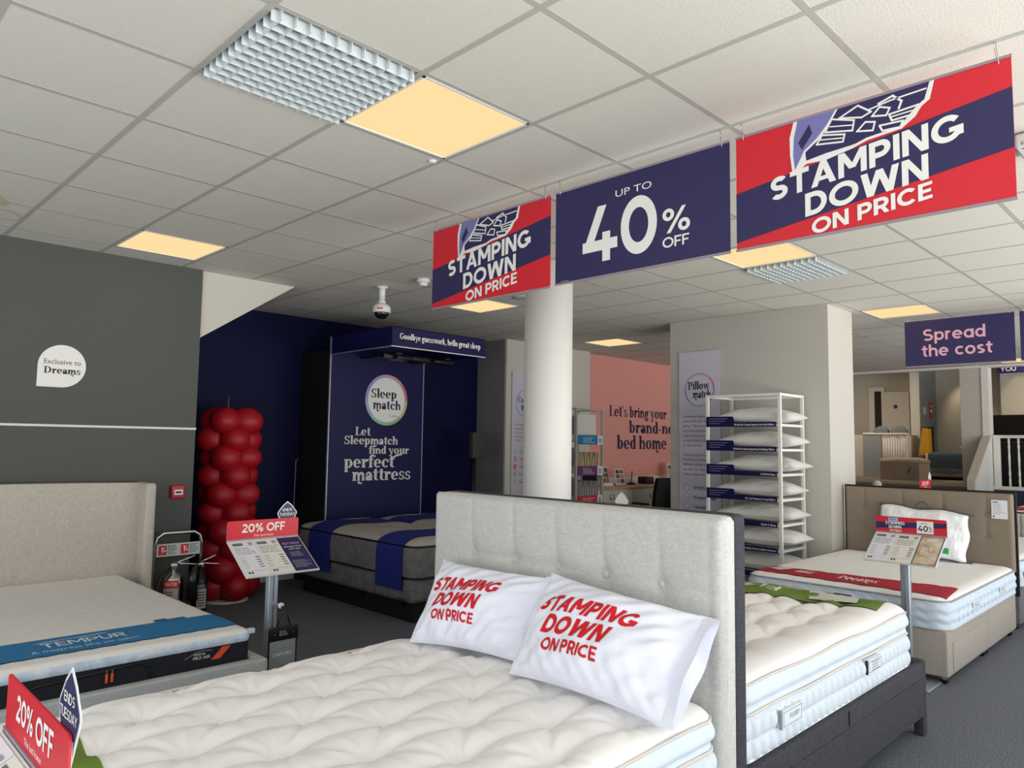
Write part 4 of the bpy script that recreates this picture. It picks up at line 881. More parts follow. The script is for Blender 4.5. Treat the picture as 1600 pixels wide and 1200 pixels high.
def cuff(t, fr, nrm, c, w, gape):
    """the open hem of the pillowcase, hanging past the pillow's right end"""
    BL, BR, TR, TL = c; ex = (BR-BL)/np.linalg.norm(BR-BL)
    mb = MB(); V = np.linspace(0, 1, 24); U = np.linspace(0, 1, 8)
    def f(sgn):
        def g(u, v):
            b = BR*(1-v)+TR*v; o_ = math.sin(math.pi*v)**.6
            return b-ex*.04*(1-u)+ex*w*u*(.75+.25*v)+nrm*sgn*gape*o_*(.35+.65*u)+nrm*.005*math.sin(14*v+3*u)
        return g
    for sg in (1, -.6):
        g = f(sg); mb.grid(np.array([[g(u, v) for v in V] for u in U]), whitecotton)
    part('pillowcase_hem', mb, t)
cuff(p2, fr2, n2, c2, .03, .05); cuff(p1, fr1, n1, c1, .02, .03)
mb = MB(); g = strip(mb, (-.36, .28), (-.40, -.80), (-.62, -.80), (-.60, .36), z1f, green, (44, 12)); 
letters(mb, 'FLAXBY', lambda u, v: g(1-u, v), .3, .35, .4, .3, white_i, bold=0., fine=.03)
single('bed_runner', mb, 'olive green runner across the foot of the nearest mattress, beside the near price stand', 'bed runner', 'olive green bed runners')

# -------- dark bed behind it
bd = thing('double_bed', 'charcoal upholstered bed frame back to back with the light grey headboard', 'bed', (2.4, -.09, 0))
hb = MB().rbox(1.335, 1.42, -.853, .69, .04, 1.264, charcoal, .018); part('headboard', hb, bd)
mb = MB().rbox(1.41, 3.36, -.845, -.80, .10, .375, charcoal, .012); mb.box(1.43, 3.32, -.849, -.84, .11, .30, charcoal).box(2.33, 2.334, -.8495, -.84, .31, .37, blackm)
part('side_rail', mb, bd); part('side_rail', MB().rbox(1.41, 3.36, .665, .71, .1, .375, charcoal, .012), bd)
part('foot_rail', MB().rbox(3.345, 3.40, -.847, .712, .10, .385, charcoal, .014), bd)
for y in (-.846, .66): part('leg', MB().rbox(3.335, 3.398, y, y+.05, 0, .12, charcoal, .006), bd)
part('slat_base', MB().box(1.42, 3.345, -.80, .665, .34, .372, blackm), bd)
m2, z2f = pillowtop('cream tufted pillow-top mattress on the charcoal bed frame', 1.43, 3.30, -.805, .64, .378, .69, 2.82, -.57, .33, .175)
side_label(m2, 1.72, .17, .445, .068, -.837, 'FLAXBY', 'g'); side_label(m2, 2.60, .17, .465, .062, -.837, '', 'b')
mb = MB(); g = strip(mb, (3.285, .62), (3.285, -.70), (2.97, -.75), (2.93, .62), lambda x, y: np.maximum(z2f(x, y), np.where(np.asarray(x) < 3.22, .672, 0)), green, (60, 14))
letters(mb, 'FLAXBY', lambda u, v: g(1-u, v), .42, .3, .45, .28, white_i, bold=0., fine=.02)
mb.flat([(.70, .25), (.90, .2), (.92, .8), (.74, .85)], [(0, 1, 2, 3)], lambda u, v: tuple(np.array(g(u, v))+np.array((0, 0, .004))), M('runner_card', (206, 206, 204), .4))
mb.flat([(.36, .55), (.42, .42), (.5, .5), (.44, .68)], [(0, 1, 2, 3)], lambda u, v: tuple(np.array(g(u, v))+np.array((0, 0, .004))), M('runner_badge', (216, 190, 170), .5))
single('bed_runner', mb, 'olive green runner across the foot of the charcoal bed', 'bed runner', 'olive green bed runners')

# -------- taupe divan on the right
dv = thing('divan_bed', 'beige divan bed with taupe buttoned headboard by the stone pier', 'bed', (5.3, .01, 0))
part('base', MB().rbox(4.35, 5.372, -.70, .66, .05, .343, divanf, .012), dv); part('base', MB().rbox(5.378, 6.28, -.70, .66, .05, .343, divanf, .012), dv)
part('drawer', MB().rbox(4.46, 5.33, -.708, -.68, .07, .255, divanf, .006), dv)
for x in (4.41, 5.34, 5.42, 6.2):
    for y in (-.66, .60): part('castor', MB().tube([(x-.012, y, .024), (x+.012, y, .024)], .024, black, 16).box(x-.016, x+.016, y-.014, y+.014, .03, .056, steel), dv)
BT = [(y, z) for y in (.48, .15, -.18, -.51) for z in (.96, .76)]
hb = headboard(6.285, .655, -.705, .5, 1.14, .05, -1, BT, taupe, [], .012); o = part('headboard', hb, dv)
for y, z in BT: part('button', MB().ball((6.296, y, z), (.006, .011, .011), taupe, 12, 8), o)
part('headboard_back', MB().box(6.325, 6.36, -.72, .668, .3, 1.155, blackm), dv, 'black edging board')
x0, x1, y0, y1, zb, zt = 4.345, 6.275, -.71, .67, .345, .55
m3 = thing('mattress', 'white zigzag-quilted mattress on the beige divan', 'mattress', (5.3, 0, zb))
z3f0 = tufted(x0, x1, y0, y1, .1, zt, np.zeros((0, 2)), 0, .035, .09, 1, 1)
z3f = lambda x, y: z3f0(x, y)+.0045*np.abs(np.sin(np.asarray(x)*math.pi/.075+.8*np.sin(np.asarray(y)*math.pi/.11)))-.002
part('top_panel', top_grid(MB(), x0, x1, y0, y1, .1, z3f, creamtick, .012), m3, 'cream wave-quilted top')
pr = perim(x0, x1, y0, y1, .1)
def zig(s, u): return .004+.012*np.sin(np.pi*u)**.5+.0045*np.sin((u*2.2+.22*np.abs(((s/.11) % 1)*2-1))*2*np.pi*1.3)
part('side_border', border(MB(), pr, zb, zt-.03, 26, zig, bluetick), m3, 'pale blue zigzag side')
part('piping', pipe(pr, zt-.028, .006, .003, greypipe), m3); part('piping', pipe(pr, zb+.005, .006, .006, M('white_piping')), m3)
side_label(m3, 4.86, .17, .40, .055, -.73, 'Dreams', 'g'); side_label(m3, 5.62, .17, .41, .055, -.73, 'Dreams', 'g')
fl = MB(); fl.box(4.322, 4.332, .2, .44, .43, .49, whiteplastic); smallprint(fl, plane((4.322, .44, .43), (0, -1, 0), (0, 0, 1)), .02, .12, .05, .01, .012, greyink, .4, 4); part('label', fl, m3, 'white paper end label')
fl = MB().box(4.322, 4.332, -.12, .0, .43, .485, ink); disc2(fl, plane((4.322, 0, .43), (0, -1, 0), (0, 0, 1)), (.085, .028), .018, M('badge_pink', (206, 190, 206), .5), 20); part('label', fl, m3, 'navy end label with round badge')
part('underside', MB().prism([tuple(q) for q in pr[0][::8]], 2, zb-.001, zb+.01, bluetick), m3)
mb = MB(); g = strip(mb, (4.42, .64), (4.40, -.69), (4.80, -.66), (4.70, .64), z3f, redcloth, (54, 12))
letters(mb, 'Dreams', g, .44, .32, .21, .4, white_i, 'serif', fine=.02); rect2(mb, lambda u, v: tuple(np.array(g(u, v))+np.array((0, 0, .0015))), .2, .4, .3, .48, white_i); smallprint(mb, g, .2, .3, .72, .5, .1, white_i, .6, 2)
mb.flat([(.04, .45), (.12, .3), (.16, .7), (.08, .9)], [(0, 1, 2, 3)], lambda u, v: tuple(np.array(g(u, v))+np.array((0, 0, .004))), M('runner_card'))
single('bed_runner', mb, 'red Dreams runner across the foot of the beige divan mattress', 'bed runner')
t = thing('bagged_pillow', 'white pillow in a clear plastic bag leaning on the taupe headboard', 'pillow', (6.12, -.07, .55))
def bagf(sg):
    def f(u, v):
        w = (max(0, 4*u*(1-u))**.4)*(max(0, 4*v*(1-v))**.4)
        y = .30-.70*u+.012*math.sin(9*v); z = .565+.43*v-.04*u*v+.01*math.sin(11*u); return (6.10+.14*v-sg*w*.1+.004*math.sin(31*u+9*v)+.004*math.sin(23*v-12*u), y, z)
    return f
mb = MB()
for sg in (1, -.3):
    f = bagf(sg); mb.grid(np.array([[f(u, v) for v in np.linspace(0, 1, 30)] for u in np.linspace(0, 1, 40)]), film if sg > 0 else whitecotton)
part('pillow', mb, t)
part('binding', MB().tube([bagf(0)(u, 1.0) for u in np.linspace(-.03, 1.06, 14)], .009, M('grey_binding', (84, 86, 90), .7), 8).tube([bagf(0)(u, 0.0) for u in np.linspace(.55, 1.06, 8)], .008, M('grey_binding'), 8), t, 'dark grey bag binding')
part('handle', MB().tube([(6.235, .02-.11*k/8, 1.0+.035*math.sin(math.pi*k/8)) for k in range(9)], .006, M('grey_binding'), 8), t)
mb = MB(); f = bagf(1.05); mb.grid(np.array([[f(u, v) for v in (.13, .19, .25)] for u in (.72, .78, .84)]), greenlabel); part('sticker', mb, t, 'green sticker')
mb = MB().box(6.277, 6.281, -.668, -.553, .93, 1.085, paper); f = plane((6.277, -.553, .93), (0, -1, 0), (0, 0, 1)); rect2(mb, f, .01, .135, .05, .142, blackink); smallprint(mb, f, .01, .1, .125, .03, .014, greyink, .3, 8); rect2(mb, f, .01, .012, .022, .024, blackink)
single('paper_notice', mb, 'white printed price sheet fixed to the taupe headboard', 'notice')
# beds beyond the divan
t = thing('divan_bed', 'dark grey divan bed behind the taupe headboard, cut by the right edge', 'bed', (7.4, 0, 0))
part('base', MB().rbox(6.44, 8.35, -.70, .70, .05, .36, greydivan, .012), t)
for x in (6.5, 8.2):
    for y in (-.65, .65): part('castor', MB().tube([(x-.012, y, .024), (x+.012, y, .024)], .024, black, 14).box(x-.014, x+.014, y-.012, y+.012, .03, .056, steel), t)
t = thing('mattress', 'white mattress on the dark grey divan at the right edge', 'mattress', (7.4, 0, .36))
pr = perim(6.43, 8.36, -.71, .71, .1); zf = tufted(6.43, 8.36, -.71, .71, .1, .60, np.zeros((0, 2)), 0, .035, .09, 1, 1)
part('top_panel', top_grid(MB(), 6.43, 8.36, -.71, .71, .1, zf, creamtick, .03), t); part('side_border', border(MB(), pr, .362, .57, 12, zig, bluetick), t); part('piping', pipe(pr, .572, .006, .003, greypipe), t)
side_label(t, 6.5, .17, .43, .055, -.732, 'Dreams', 'g')
t = thing('divan_bed', 'pale divan bed far behind, seen past the right end of the taupe headboard', 'bed', (9.9, -.9, 0))
part('base', MB().rbox(8.9, 10.8, -1.7, -.1, .05, .50, greydivan, .012), t)
t2 = thing('mattress', 'tall cream mattress under a red runner, far behind at the right edge', 'mattress', (9.9, -.9, .5))
pr = perim(8.9, 10.8, -1.7, -.1, .08); zf = tufted(8.9, 10.8, -1.7, -.1, .08, .84, np.zeros((0, 2)), 0, .03, .06, 1, 1)
part('top_panel', top_grid(MB(), 8.9, 10.8, -1.7, -.1, .08, zf, creamtick, .04), t2); part('side_border', border(MB(), pr, .5, .812, 10, quilt, beige), t2); part('piping', pipe(pr, .81, .008, .003, ink), t2)
mb = MB(); strip(mb, (8.93, -.12), (8.93, -1.65), (9.4, -1.65), (9.4, -.12), zf, redcloth, (20, 8)); single('bed_runner', mb, 'red runner on the tall cream mattress far at the right edge', 'bed runner')
single('white_post', MB().tube([(10, 1.62, 0), (10, 1.62, 1.0)], .05, white_p, 16).ball((10, 1.62, 1.0), (.06, .06, .06), white_p), 'small rounded white post behind the taupe headboard, below the stone pier', 'post')

# -------- left bed
lb = thing('double_bed', 'beige upholstered bed frame with tall winged headboard on the charcoal wall', 'bed', (.02, 2.7, 0))
mb = MB(); ys = np.linspace(-.93, .95, 60); zs = np.linspace(.05, 1, 30)
def top(x): return 1.165+.012*(1-((x-.01)/.95)**2)
G = np.array([[(x, 3.735+.02*(max(0, (zz-.93)/.07))**2, .05+(top(x)-.05)*zz) for zz in zs] for x in ys]); mb.grid(G, beige)
mb.prism([(-.96, .05), (.98, .05)]+[(x, top(x)) for x in np.linspace(.98, -.96, 24)], 1, 3.752, 3.86, beige)
o = part('headboard', mb, lb)
for x0 in (-.98, .925): part('wing', MB().rbox(x0, x0+.075, 3.60, 3.862, .02, 1.17, beige, .022, 4), o)
part('foot_rail', MB().rbox(-.83, .875, 1.55, 1.615, .06, .365, palegrey, .012), lb); part('side_rail', MB().rbox(.81, .875, 1.6, 3.74, .06, .365, palegrey, .012), lb); part('side_rail', MB().rbox(-.83, -.765, 1.6, 3.74, .06, .365, palegrey, .012), lb)
for x in (-.8, .84):
    for y in (1.6, 3.7): part('leg', MB().box(x-.025, x+.025, y-.025, y+.025, 0, .07, black), lb)
part('slat_base', MB().box(-.765, .81, 1.62, 3.73, .2, .235, blackm), lb)
m4 = thing('mattress', 'white topped mattress with black zipped base on the beige winged bed', 'mattress', (.02, 2.65, .24))
x0, x1, y0, y1 = -.762, .805, 1.622, 3.72; zt = .515
zf0 = tufted(x0, x1, y0, y1, .03, zt, np.zeros((0, 2)), 0, .02, .03, 1, 1); z4f = lambda x, y: zf0(x, y)+.0012*np.sin(np.asarray(x)*70+3*np.sin(np.asarray(y)*13))*np.sin(np.asarray(y)*55)
part('top_cover', top_grid(MB(), x0, x1, y0, y1, .03, z4f, M('white_knit', (240, 236, 231), .85, bump=(90, .0015)), .016), m4, 'white quilted top cover')
pr = perim(x0, x1, y0, y1, .03); part('cover_border', border(MB(), pr, .455, zt-.018, 8, lambda s, u: .006*np.sin(np.pi*u)+.0015*np.sin(s*55), M('marbled_knit', (232, 238, 242), .8, var=(18, (190, 212, 236)))), m4, 'white and pale blue marbled edge')
part('base_cover', border(MB(), pr, .24, .456, 8, lambda s, u: .002+0*s, M('navy_black_knit', (22, 24, 34), .85)), m4, 'black lower cover')
part('zip', MB().tube([(-.30, 1.617, .26), (-.27, 1.617, .36), (-.22, 1.617, .405), (-.15, 1.617, .425), (.26, 1.617, .445), (.30, 1.617, .425), (.31, 1.617, .38), (.31, 1.617, .27)], .006, black, 8), m4, 'black zip line')
for x in (.112, .135): part('zip_pull', MB().rbox(x, x+.012, 1.605, 1.612, .385, .425, orange, .003).box(x+.003, x+.009, 1.606, 1.617, .42, .442, steel), m4, 'orange zip pull')
mb = MB(); f = plane((0, 1.618, 0), (1, 0, 0), (0, 0, 1), .002); mb.flat([(.60, .395), (.645, .395), (.70, .45), (.655, .45)], [(0, 1, 2, 3)], f, orange)
letters(mb, 'TEMPUR', f, .51, .427, .06, .010, white_i, bold=0.); letters(mb, 'PRO AIR', f, .51, .408, .085, .014, white_i, bold=.01); line2(mb, f, [(.47, .42), (.52, .442), (.56, .448), (.6, .443)], .003, greyink); part('logo', mb, m4, 'small brand panel with orange flash')
part('corner_tab', MB().rbox(.80, .835, 1.63, 1.66, .485, .51, M('pale_blue_tab', (196, 216, 230), .6), .003), m4)
mb = MB(); f = strip(mb, (-.76, 1.735), (.785, 1.74), (.795, 2.05), (-.76, 2.06), z4f, bluecloth, (50, 12))
letters(mb, 'TEMPUR', f, .44, .42, .235, .27, M('pale_print', (210, 224, 236), .6), bold=.02, fine=.03); letters(mb, 'A mattress like no other', f, .4, .17, .30, .13, M('pale_print'), bold=0., fine=.03); line2(mb, f, [(.44, .74), (.5, .8), (.56, .78), (.62, .82)], .03, M('pale_print'))
G = np.array([[f(u, v+.25*math.sin(math.pi*(u-.62)/.3)*(v-.98)/.2 if False else v) for v in (.99, 1.12)] for u in (.8, .86, .9)]); mb.grid(G, bluecloth); mb.grid(np.array([[f(u, v) for v in (1.1, 1.17)] for u in (.8, .84)]), blackm)
single('bed_runner', mb, 'bright blue TEMPUR runner across the foot of the left mattress', 'bed runner')
# ------------------------------------------------------------------ sleep matching booth and its bed
b = thing('display_booth', 'tall navy booth panel with canopy reading Goodbye guesswork, behind the grey mattress', 'display booth', (3.65, 5.0, 0))
mb = MB().box(3.08, 4.32, 4.72, 5.32, 0, 2.46, blackm); mb.box(3.079, 4.321, 4.712, 4.72, 0, 2.6, navyd)
f = plane((0, 4.712, 0), (1, 0, 0), (0, 0, 1)); UP = (0, -1, 0); f2_, f3_ = layer(f, .0015, UP), layer(f, .003, UP)
cc = (3.81, 1.965); ring2(mb, f, cc, .25, .285, [M(n, c, .5) for n, c in (('ring_green', (150, 190, 130)), ('ring_yellow', (206, 190, 130)), ('ring_rose', (206, 120, 130)), ('ring_pink', (206, 150, 170)), ('ring_lilac', (176, 160, 200)), ('ring_violet', (150, 150, 206)), ('ring_blue', (150, 180, 206)), ('ring_mint', (150, 200, 180)))][2:]+[MATS['ring_green'], MATS['ring_yellow']])
disc2(mb, f, cc, .252, white_i)
letters(mb, 'Sleep', f2_, 3.60, 1.985, .34, .10, ink, 'serif'); letters(mb, 'match', f2_, 3.625, 1.86, .38, .10, ink, 'serif'); letters(mb, '3 mins', f2_, 3.85, 1.775, .12, .03, M('muted_red', (190, 140, 130), .6), bold=0)
wt = M('panel_lettering', (214, 212, 206), .55)
letters(mb, 'Let', f, 3.41, 1.565, .2, .09, wt, 'serif'); letters(mb, 'Sleepmatch', f, 3.28, 1.468, .70, .09, wt, 'serif'); letters(mb, 'find your', f, 3.59, 1.365, .55, .085, wt, 'serif')
letters(mb, 'perfect', f, 3.28, 1.215, .66, .135, wt, 'serif'); letters(mb, 'mattress', f, 3.385, 1.075, .78, .135, wt, 'serif'); line2(mb, f, [(3.9, 1.31), (3.96, 1.345), (4.03, 1.36)], .022, wt)
part('panel', mb, b)
part('edge_trim', MB().box(3.072, 3.082, 4.70, 4.722, 0, 2.6, alu).box(4.316, 4.326, 4.705, 4.722, 0, 2.42, alu), b, 'pale edge trim')
mb = MB().box(3.08, 4.29, 3.62, 3.632, 2.415, 2.605, navyd).box(3.08, 3.092, 3.632, 4.712, 2.415, 2.605, navyd).box(4.278, 4.29, 3.632, 4.712, 2.415, 2.605, navyd).box(3.08, 4.29, 3.62, 4.712, 2.6, 2.606, navyd)
letters(mb, 'Goodbye guesswork, hello great sleep', plane((0, 3.62, 0), (1, 0, 0), (0, 0, 1)), 3.17, 2.49, 1.05, .058, white_i, 'serif'); part('canopy', mb, b)
part('canopy_trim', MB().box(3.076, 4.294, 3.616, 3.632, 2.408, 2.416, white_p).box(3.076, 3.092, 3.632, 4.7, 2.408, 2.416, alu), b, 'white lower edge')
part('bracket', MB().rbox(3.38, 4.32, 4.17, 4.24, 2.37, 2.42, black, .008).box(3.45, 3.52, 4.05, 4.7, 2.40, 2.42, black).box(4.1, 4.17, 4.05, 4.7, 2.40, 2.42, black).rbox(3.5, 3.7, 4.1, 4.3, 2.36, 2.4, black, .01).rbox(4.0, 4.25, 4.1, 4.3, 2.36, 2.4, black, .01), b, 'black equipment bracket')
part('cable', MB().tube([(3.02, 5.2, 1.3), (2.99, 5.2, 1.28), (2.985, 5.2, .9), (2.99, 5.2, .4)], .004, greypipe), b)
t = thing('speaker_stand', 'dark upright box on a black pole right of the navy booth', 'speaker stand', (5.2, 4.72, 0))
part('speaker', MB().rbox(5.1, 5.3, 4.68, 4.76, 1.31, 1.63, M('speaker_grey', (62, 60, 58), .7), .012), t); part('pole', MB().tube([(5.14, 4.72, .02), (5.14, 4.72, 1.32)], .025, black, 12), t); part('base', MB().lathe((5.14, 4.72, 0), [(.16, 0), (.16, .02), (.03, .03)], black), t)
bd = thing('divan_bed', 'grey divan bed with black plinth in front of the navy booth', 'bed', (3.66, 3.77, 0))
part('base', MB().rbox(2.755, 4.55, 2.79, 4.7, .165, .375, greymat, .05, 5), bd); part('plinth', MB().box(2.83, 4.48, 2.86, 4.66, 0, .165, blackm), bd, 'black recessed plinth')
for y in (4.3, 3.6, 3.0): part('bracket', MB().box(2.80, 2.83, y-.02, y+.02, .12, .2, black), bd)
part('name_plate', MB().rbox(2.752, 2.76, 2.86, 3.0, .18, .205, M('plate', (70, 66, 60), .4), .003), bd)
MS = []
for x0, x1, lb in ((2.75, 3.645, 'near grey mattress of the pair in front of the navy booth'), (3.655, 4.56, 'far grey mattress of the pair in front of the navy booth')):
    t = thing('mattress', lb, 'mattress', ((x0+x1)/2, 3.75, .37), 0, 'grey test mattresses'); pr = perim(x0, x1, 2.76, 4.7, .11)
    zf0 = tufted(x0, x1, 2.76, 4.7, .11, .70, np.zeros((0, 2)), 0, .07, .26, 1, 1); zf = (lambda q: lambda x, y: q(x, y)+.006*np.sin(np.asarray(y)*16)*np.sin(np.asarray(x)*9))(zf0); MS.append(zf)
    part('top_panel', top_grid(MB(), x0, x1, 2.76, 4.7, .11, zf, lightmat, .025), t, 'light grey top'); part('side_border', border(MB(), pr, .375, .632, 12, lambda s, u: .012*np.sin(np.pi*u)**.6+.003*np.sin(s*11), greymat), t, 'mid grey side')
    part('piping', pipe(pr, .632, .009, .003, black), t, 'black piping'); part('piping', pipe(pr, .377, .008, .003, black), t, 'black piping')
def zpair(x, y):
    x = np.asarray(x, float); return np.where(x < 3.65, MS[0](np.minimum(x, 3.645), y), MS[1](np.maximum(x, 3.655), y))
for y0, y1, lb, wd in ((4.03, 4.42, 'navy runner over the grey mattresses, nearer the booth', None), (2.90, 3.28, 'navy runner over the grey mattresses, nearer the foot', 'Sleepmatch')):
    mb = MB(); n = 60; rows = []
    for q in np.linspace(0, 1, n):
        s_ = q*2.2
        if s_ < .36: x, z = 2.728, .27+s_
        else:
            x = 2.735+(s_-.36); z = None
        rows.append([(x, y, (z if z is not None else float(zpair(max(x, 2.755), y))+.006)) for y in np.linspace(y0, y1, 14)])
    A = np.array(rows); k = int(n*.36/2.2)
    for i in range(k, min(k+4, n)): A[i, :, 0] = np.maximum(A[i, :, 0], 2.735)
    mb.grid(A, navycloth); B = A.copy(); B[:k+1, :, 0] += .004; B[k+1:, :, 2] -= .004; mb.grid(B, navycloth, flip=True)
    if wd:
        def fs(u, v): 
            x = 3.3+u; y = y0+v; return (x, y, float(zpair(x, y))+.009)
        letters(mb, wd, fs, 0, .17, .5, .055, white_i, 'serif', fine=.05)
    single('bed_runner', mb, lb, 'bed runner', 'navy runners over the grey mattresses')

# ------------------------------------------------------------------ posters, shelf of pillows
def poster_board(label, o, ex, w, h, title, lines, icons, n):
    mb = MB(); O = Vector(o); E = Vector(ex); nn = E.cross(Vector((0, 0, 1)))
    a = [O+E*u+Vector((0, 0, v))+nn*d for u in (0, w) for v in (0, h) for d in (0, .018)]
    mb.add(a, [(0, 1, 3, 2), (4, 6, 7, 5), (0, 4, 5, 1), (2, 3, 7, 6), (0, 2, 6, 4)], greypipe); fn0 = plane(O+nn*.018, ex, (0, 0, 1), .0008); rect2(mb, fn0, 0, 0, w, h, poster); fn = layer(fn0, .001, nn); f_2 = layer(fn0, .002, nn)
    ring2(mb, fn, (w/2, h-.42), .165, .185, [M('ring_rose'), M('ring_pink'), M('ring_lilac'), M('ring_lilac'), M('ring_violet'), M('ring_blue'), M('ring_blue'), M('ring_violet')] if n == 0 else [M('ring_rose'), M('ring_rose'), M('ring_lilac'), M('ring_blue'), M('ring_blue'), M('ring_blue'), M('ring_lilac'), M('ring_rose')])
    letters(mb, title, f_2, w/2-.01, h-.415, .26, .085, ink, 'serif', align='c'); letters(mb, 'match', f_2, w/2+.03, h-.51, .22, .085, ink, 'serif', align='c')
    v = h-.72
    for ln in lines:
        if ln: letters(mb, ln, fn, .05, v, 0, .027, M('poster_ink', (96, 92, 108), .6), bold=0., fit=False)
        v -= .052
    for k, (tx, col) in enumerate(icons):
        v -= .10
        if n == 0: ring2(mb, fn, (.09, v+.02), .034, .04, [greyink], 20); letters(mb, tx, fn, .17, v, 0, .034, ink, 'serif')
        else: rect2(mb, fn, .04, v-.02, .10, v+.05, M('swatch_%d' % k, col, .6)); letters(mb, tx, fn, .15, v, 0, .03, M('swatch_ink_%d' % k, tuple(int(c*.55) for c in col), .6), 'serif')
    return single('wall_poster_board', mb, label, 'poster', 'tall lilac information boards')
poster_board('tall lilac board headed Colour match, partly behind the white column', (5.85, 4.78, .25), (1, 0, 0), .5, 2.21, 'Colour', ['Our simple colour', 'coding system makes', 'it easy to spot our', 'mattress types and', 'on their construction'],
             [('TEMPUR', (186, 196, 208)), ('Advanced', (206, 150, 160)), ('Comfort', (206, 120, 140)), ('Pocket Sp', (170, 176, 176)), ('Traditional', (220, 180, 170))], 1)
poster_board('tall lilac board headed Pillow match on the stone pier, behind the pillow shelf', (6.05, 2.325, .25), (0, -1, 0), .505, 2.28, 'Pillow', ['Complete support', 'starts with the right', 'pillow. Think of it', 'as a mini-mattress,', 'supporting up to 20%', 'of your body weight', 'as you snooze.', '', 'Chat to one of our', 'Bed Experts about the', 'different pillow types', 'we offer to match your', 'unique sleep needs.'],
             [('TEMPUR', 0), ('Memory foam', 0), ('Natural', 0), ('Feather', 0), ('Hypo', 0)], 0)
sh = thing('pillow_shelf', 'white metal shelf rack of pillows in front of the stone pier', 'shelf', (5.74, 1.3, 0))
X0, X1, Y0, Y1, ZT = 5.5, 5.98, .925, 1.665, 1.99
def bar(mb, a, b_, r=.013): mb.box(min(a[0], b_[0])-r, max(a[0], b_[0])+r, min(a[1], b_[1])-r, max(a[1], b_[1])+r, min(a[2], b_[2])-r, max(a[2], b_[2])+r, white_p)
for x in (X0, X1):
    for y in (Y0, Y1): mb = MB(); bar(mb, (x, y, .0134), (x, y, ZT), .0134); part('post', mb, sh)
mb = MB()
for a, b_ in (((X0, Y0, ZT), (X0, Y1, ZT)), ((X1, Y0, ZT), (X1, Y1, ZT)), ((X0, Y0, ZT), (X1, Y0, ZT)), ((X0, Y1, ZT), (X1, Y1, ZT))): bar(mb, a, b_, .0124 if a[0] == b_[0] else .0118)
part('top_frame', mb, sh)
ZS = [1.735, 1.505, 1.275, 1.045, .815, .585, .355]
PW = ['TEMPUR Cloud SmartCool Soft Pillow', 'TEMPUR Cloud SmartCool Medium Pillow', 'TEMPUR Prima', 'Flaxby Memory Foam Pillow', 'Hyde & Sleep', 'Firmly Pack Feather & Down', 'Duck Feather']
order = ['topmost', 'second from the top', 'third from the top', 'fourth from the top', 'fifth from the top', 'sixth from the top', 'lowest visible']
def loose_pillow(x0, x1, y0, y1, z, th, seed, mat):
    r = np.random.default_rng(seed); a = r.uniform(0, 6, 4); U = np.linspace(0, 1, 40); V = np.linspace(0, 1, 26); mb = MB()
    for sg in (1, -1):
        G = np.zeros((40, 26, 3))
        for i, u in enumerate(U):
            for j, v in enumerate(V):
                f = (max(0, 4*u*(1-u))**.5)*(max(0, 4*v*(1-v))**.5); e = .04*(1-(2*v-1)**2)*(2*u-1)*0
                uu = u-.035*(2*u-1)*(1-(2*v-1)**2); vv = v-.05*(2*v-1)*(1-(2*u-1)**2)
                w = .005*math.sin(13*u+a[0]+5*v)+.003*math.sin(29*u-17*v+a[1])
                G[i, j] = (x0+(x1-x0)*vv, y1+(y0-y1)*uu, z+th*.38+(th*.62*f+w*min(1, 4*f)*.8 if sg > 0 else -th*.38*f))
        mb.grid(G, mat, flip=sg < 0)
    return mb
pw_m = M('pillow_white', (226, 224, 220), .85, bump=(60, .002))
for k, z in enumerate(ZS):
    mb = MB(); bar(mb, (X0, Y0, z-.03), (X1, Y0, z-.03), .011); bar(mb, (X0, Y1, z-.03), (X1, Y1, z-.03), .011); bar(mb, (X0, Y0, z-.03), (X0, Y1, z-.03), .011); mb.box(X0, X1, Y0, Y1, z-.03, z-.018, white_p); part('shelf_board', mb, sh)
    mb = MB(); f = plane((X0-.016, Y1+.008, z-.045), (0, -1, 0), (0, 0, 1)); w = Y1-Y0-.02
    pts = [(0, 0), (w, 0), (w, .045), (.30, .045), (.292, .09), (.282, .1), (0, .1)]
    mb.prism([(Y1+.008-u, z-.045+v) for u, v in pts], 0, X0-.0158, X0-.0138, navyd)
    letters(mb, PW[k], f, w*.98-min(.42, .012*len(PW[k])), .012, min(.42, .012*len(PW[k])), .016, white_i, 'serif')
    for q in range(3): rect2(mb, f, .03, .075-.022*q, .03+(.2, .17, .12)[q], .079-.022*q, M('label_ink', (150, 150, 190), .6))
    part('shelf_label', mb, sh, 'navy label strip')
    single('pillow', loose_pillow(X0+.02, X1+.01, Y0-.07-.02*(k % 3), Y1-.06, z-.016, .165 if k < 5 else .185, k, pw_m), 'white pillow lying on the white shelf rack, '+order[k], 'pillow', 'white pillows on the shelf rack')

# ------------------------------------------------------------------ sample rack, office desk
rk = thing('sample_rack', 'grey metal rack of mattress sample sleeves beside the white column', 'rack', (6.5, 4.2, 0))
X0, X1, Y0, Y1 = 6.26, 6.80, 4.0, 4.42; ZT = 1.97; rm = M('rack_grey', (178, 176, 172), .5, .3)
for x in (X0, X1):
    for y in (Y0, Y1): part('post', MB().box(x-.014, x+.014, y-.014, y+.014, 0, ZT, rm), rk)
part('top_frame', MB().box(X0, X1, Y0-.012, Y0+.012, ZT-.02, ZT, rm).box(X0, X1, Y1-.012, Y1+.012, ZT-.02, ZT, rm).box(X0-.012, X0+.012, Y0, Y1, ZT-.02, ZT, rm).box(X1-.012, X1+.012, Y0, Y1, ZT-.02, ZT, rm), rk)
strips_ = [(1.56, bluecloth, 'blue'), (1.16, M('purple_print', (96, 40, 110), .5), 'purple'), (.78, red, 'red'), (.40, navy, 'navy')]
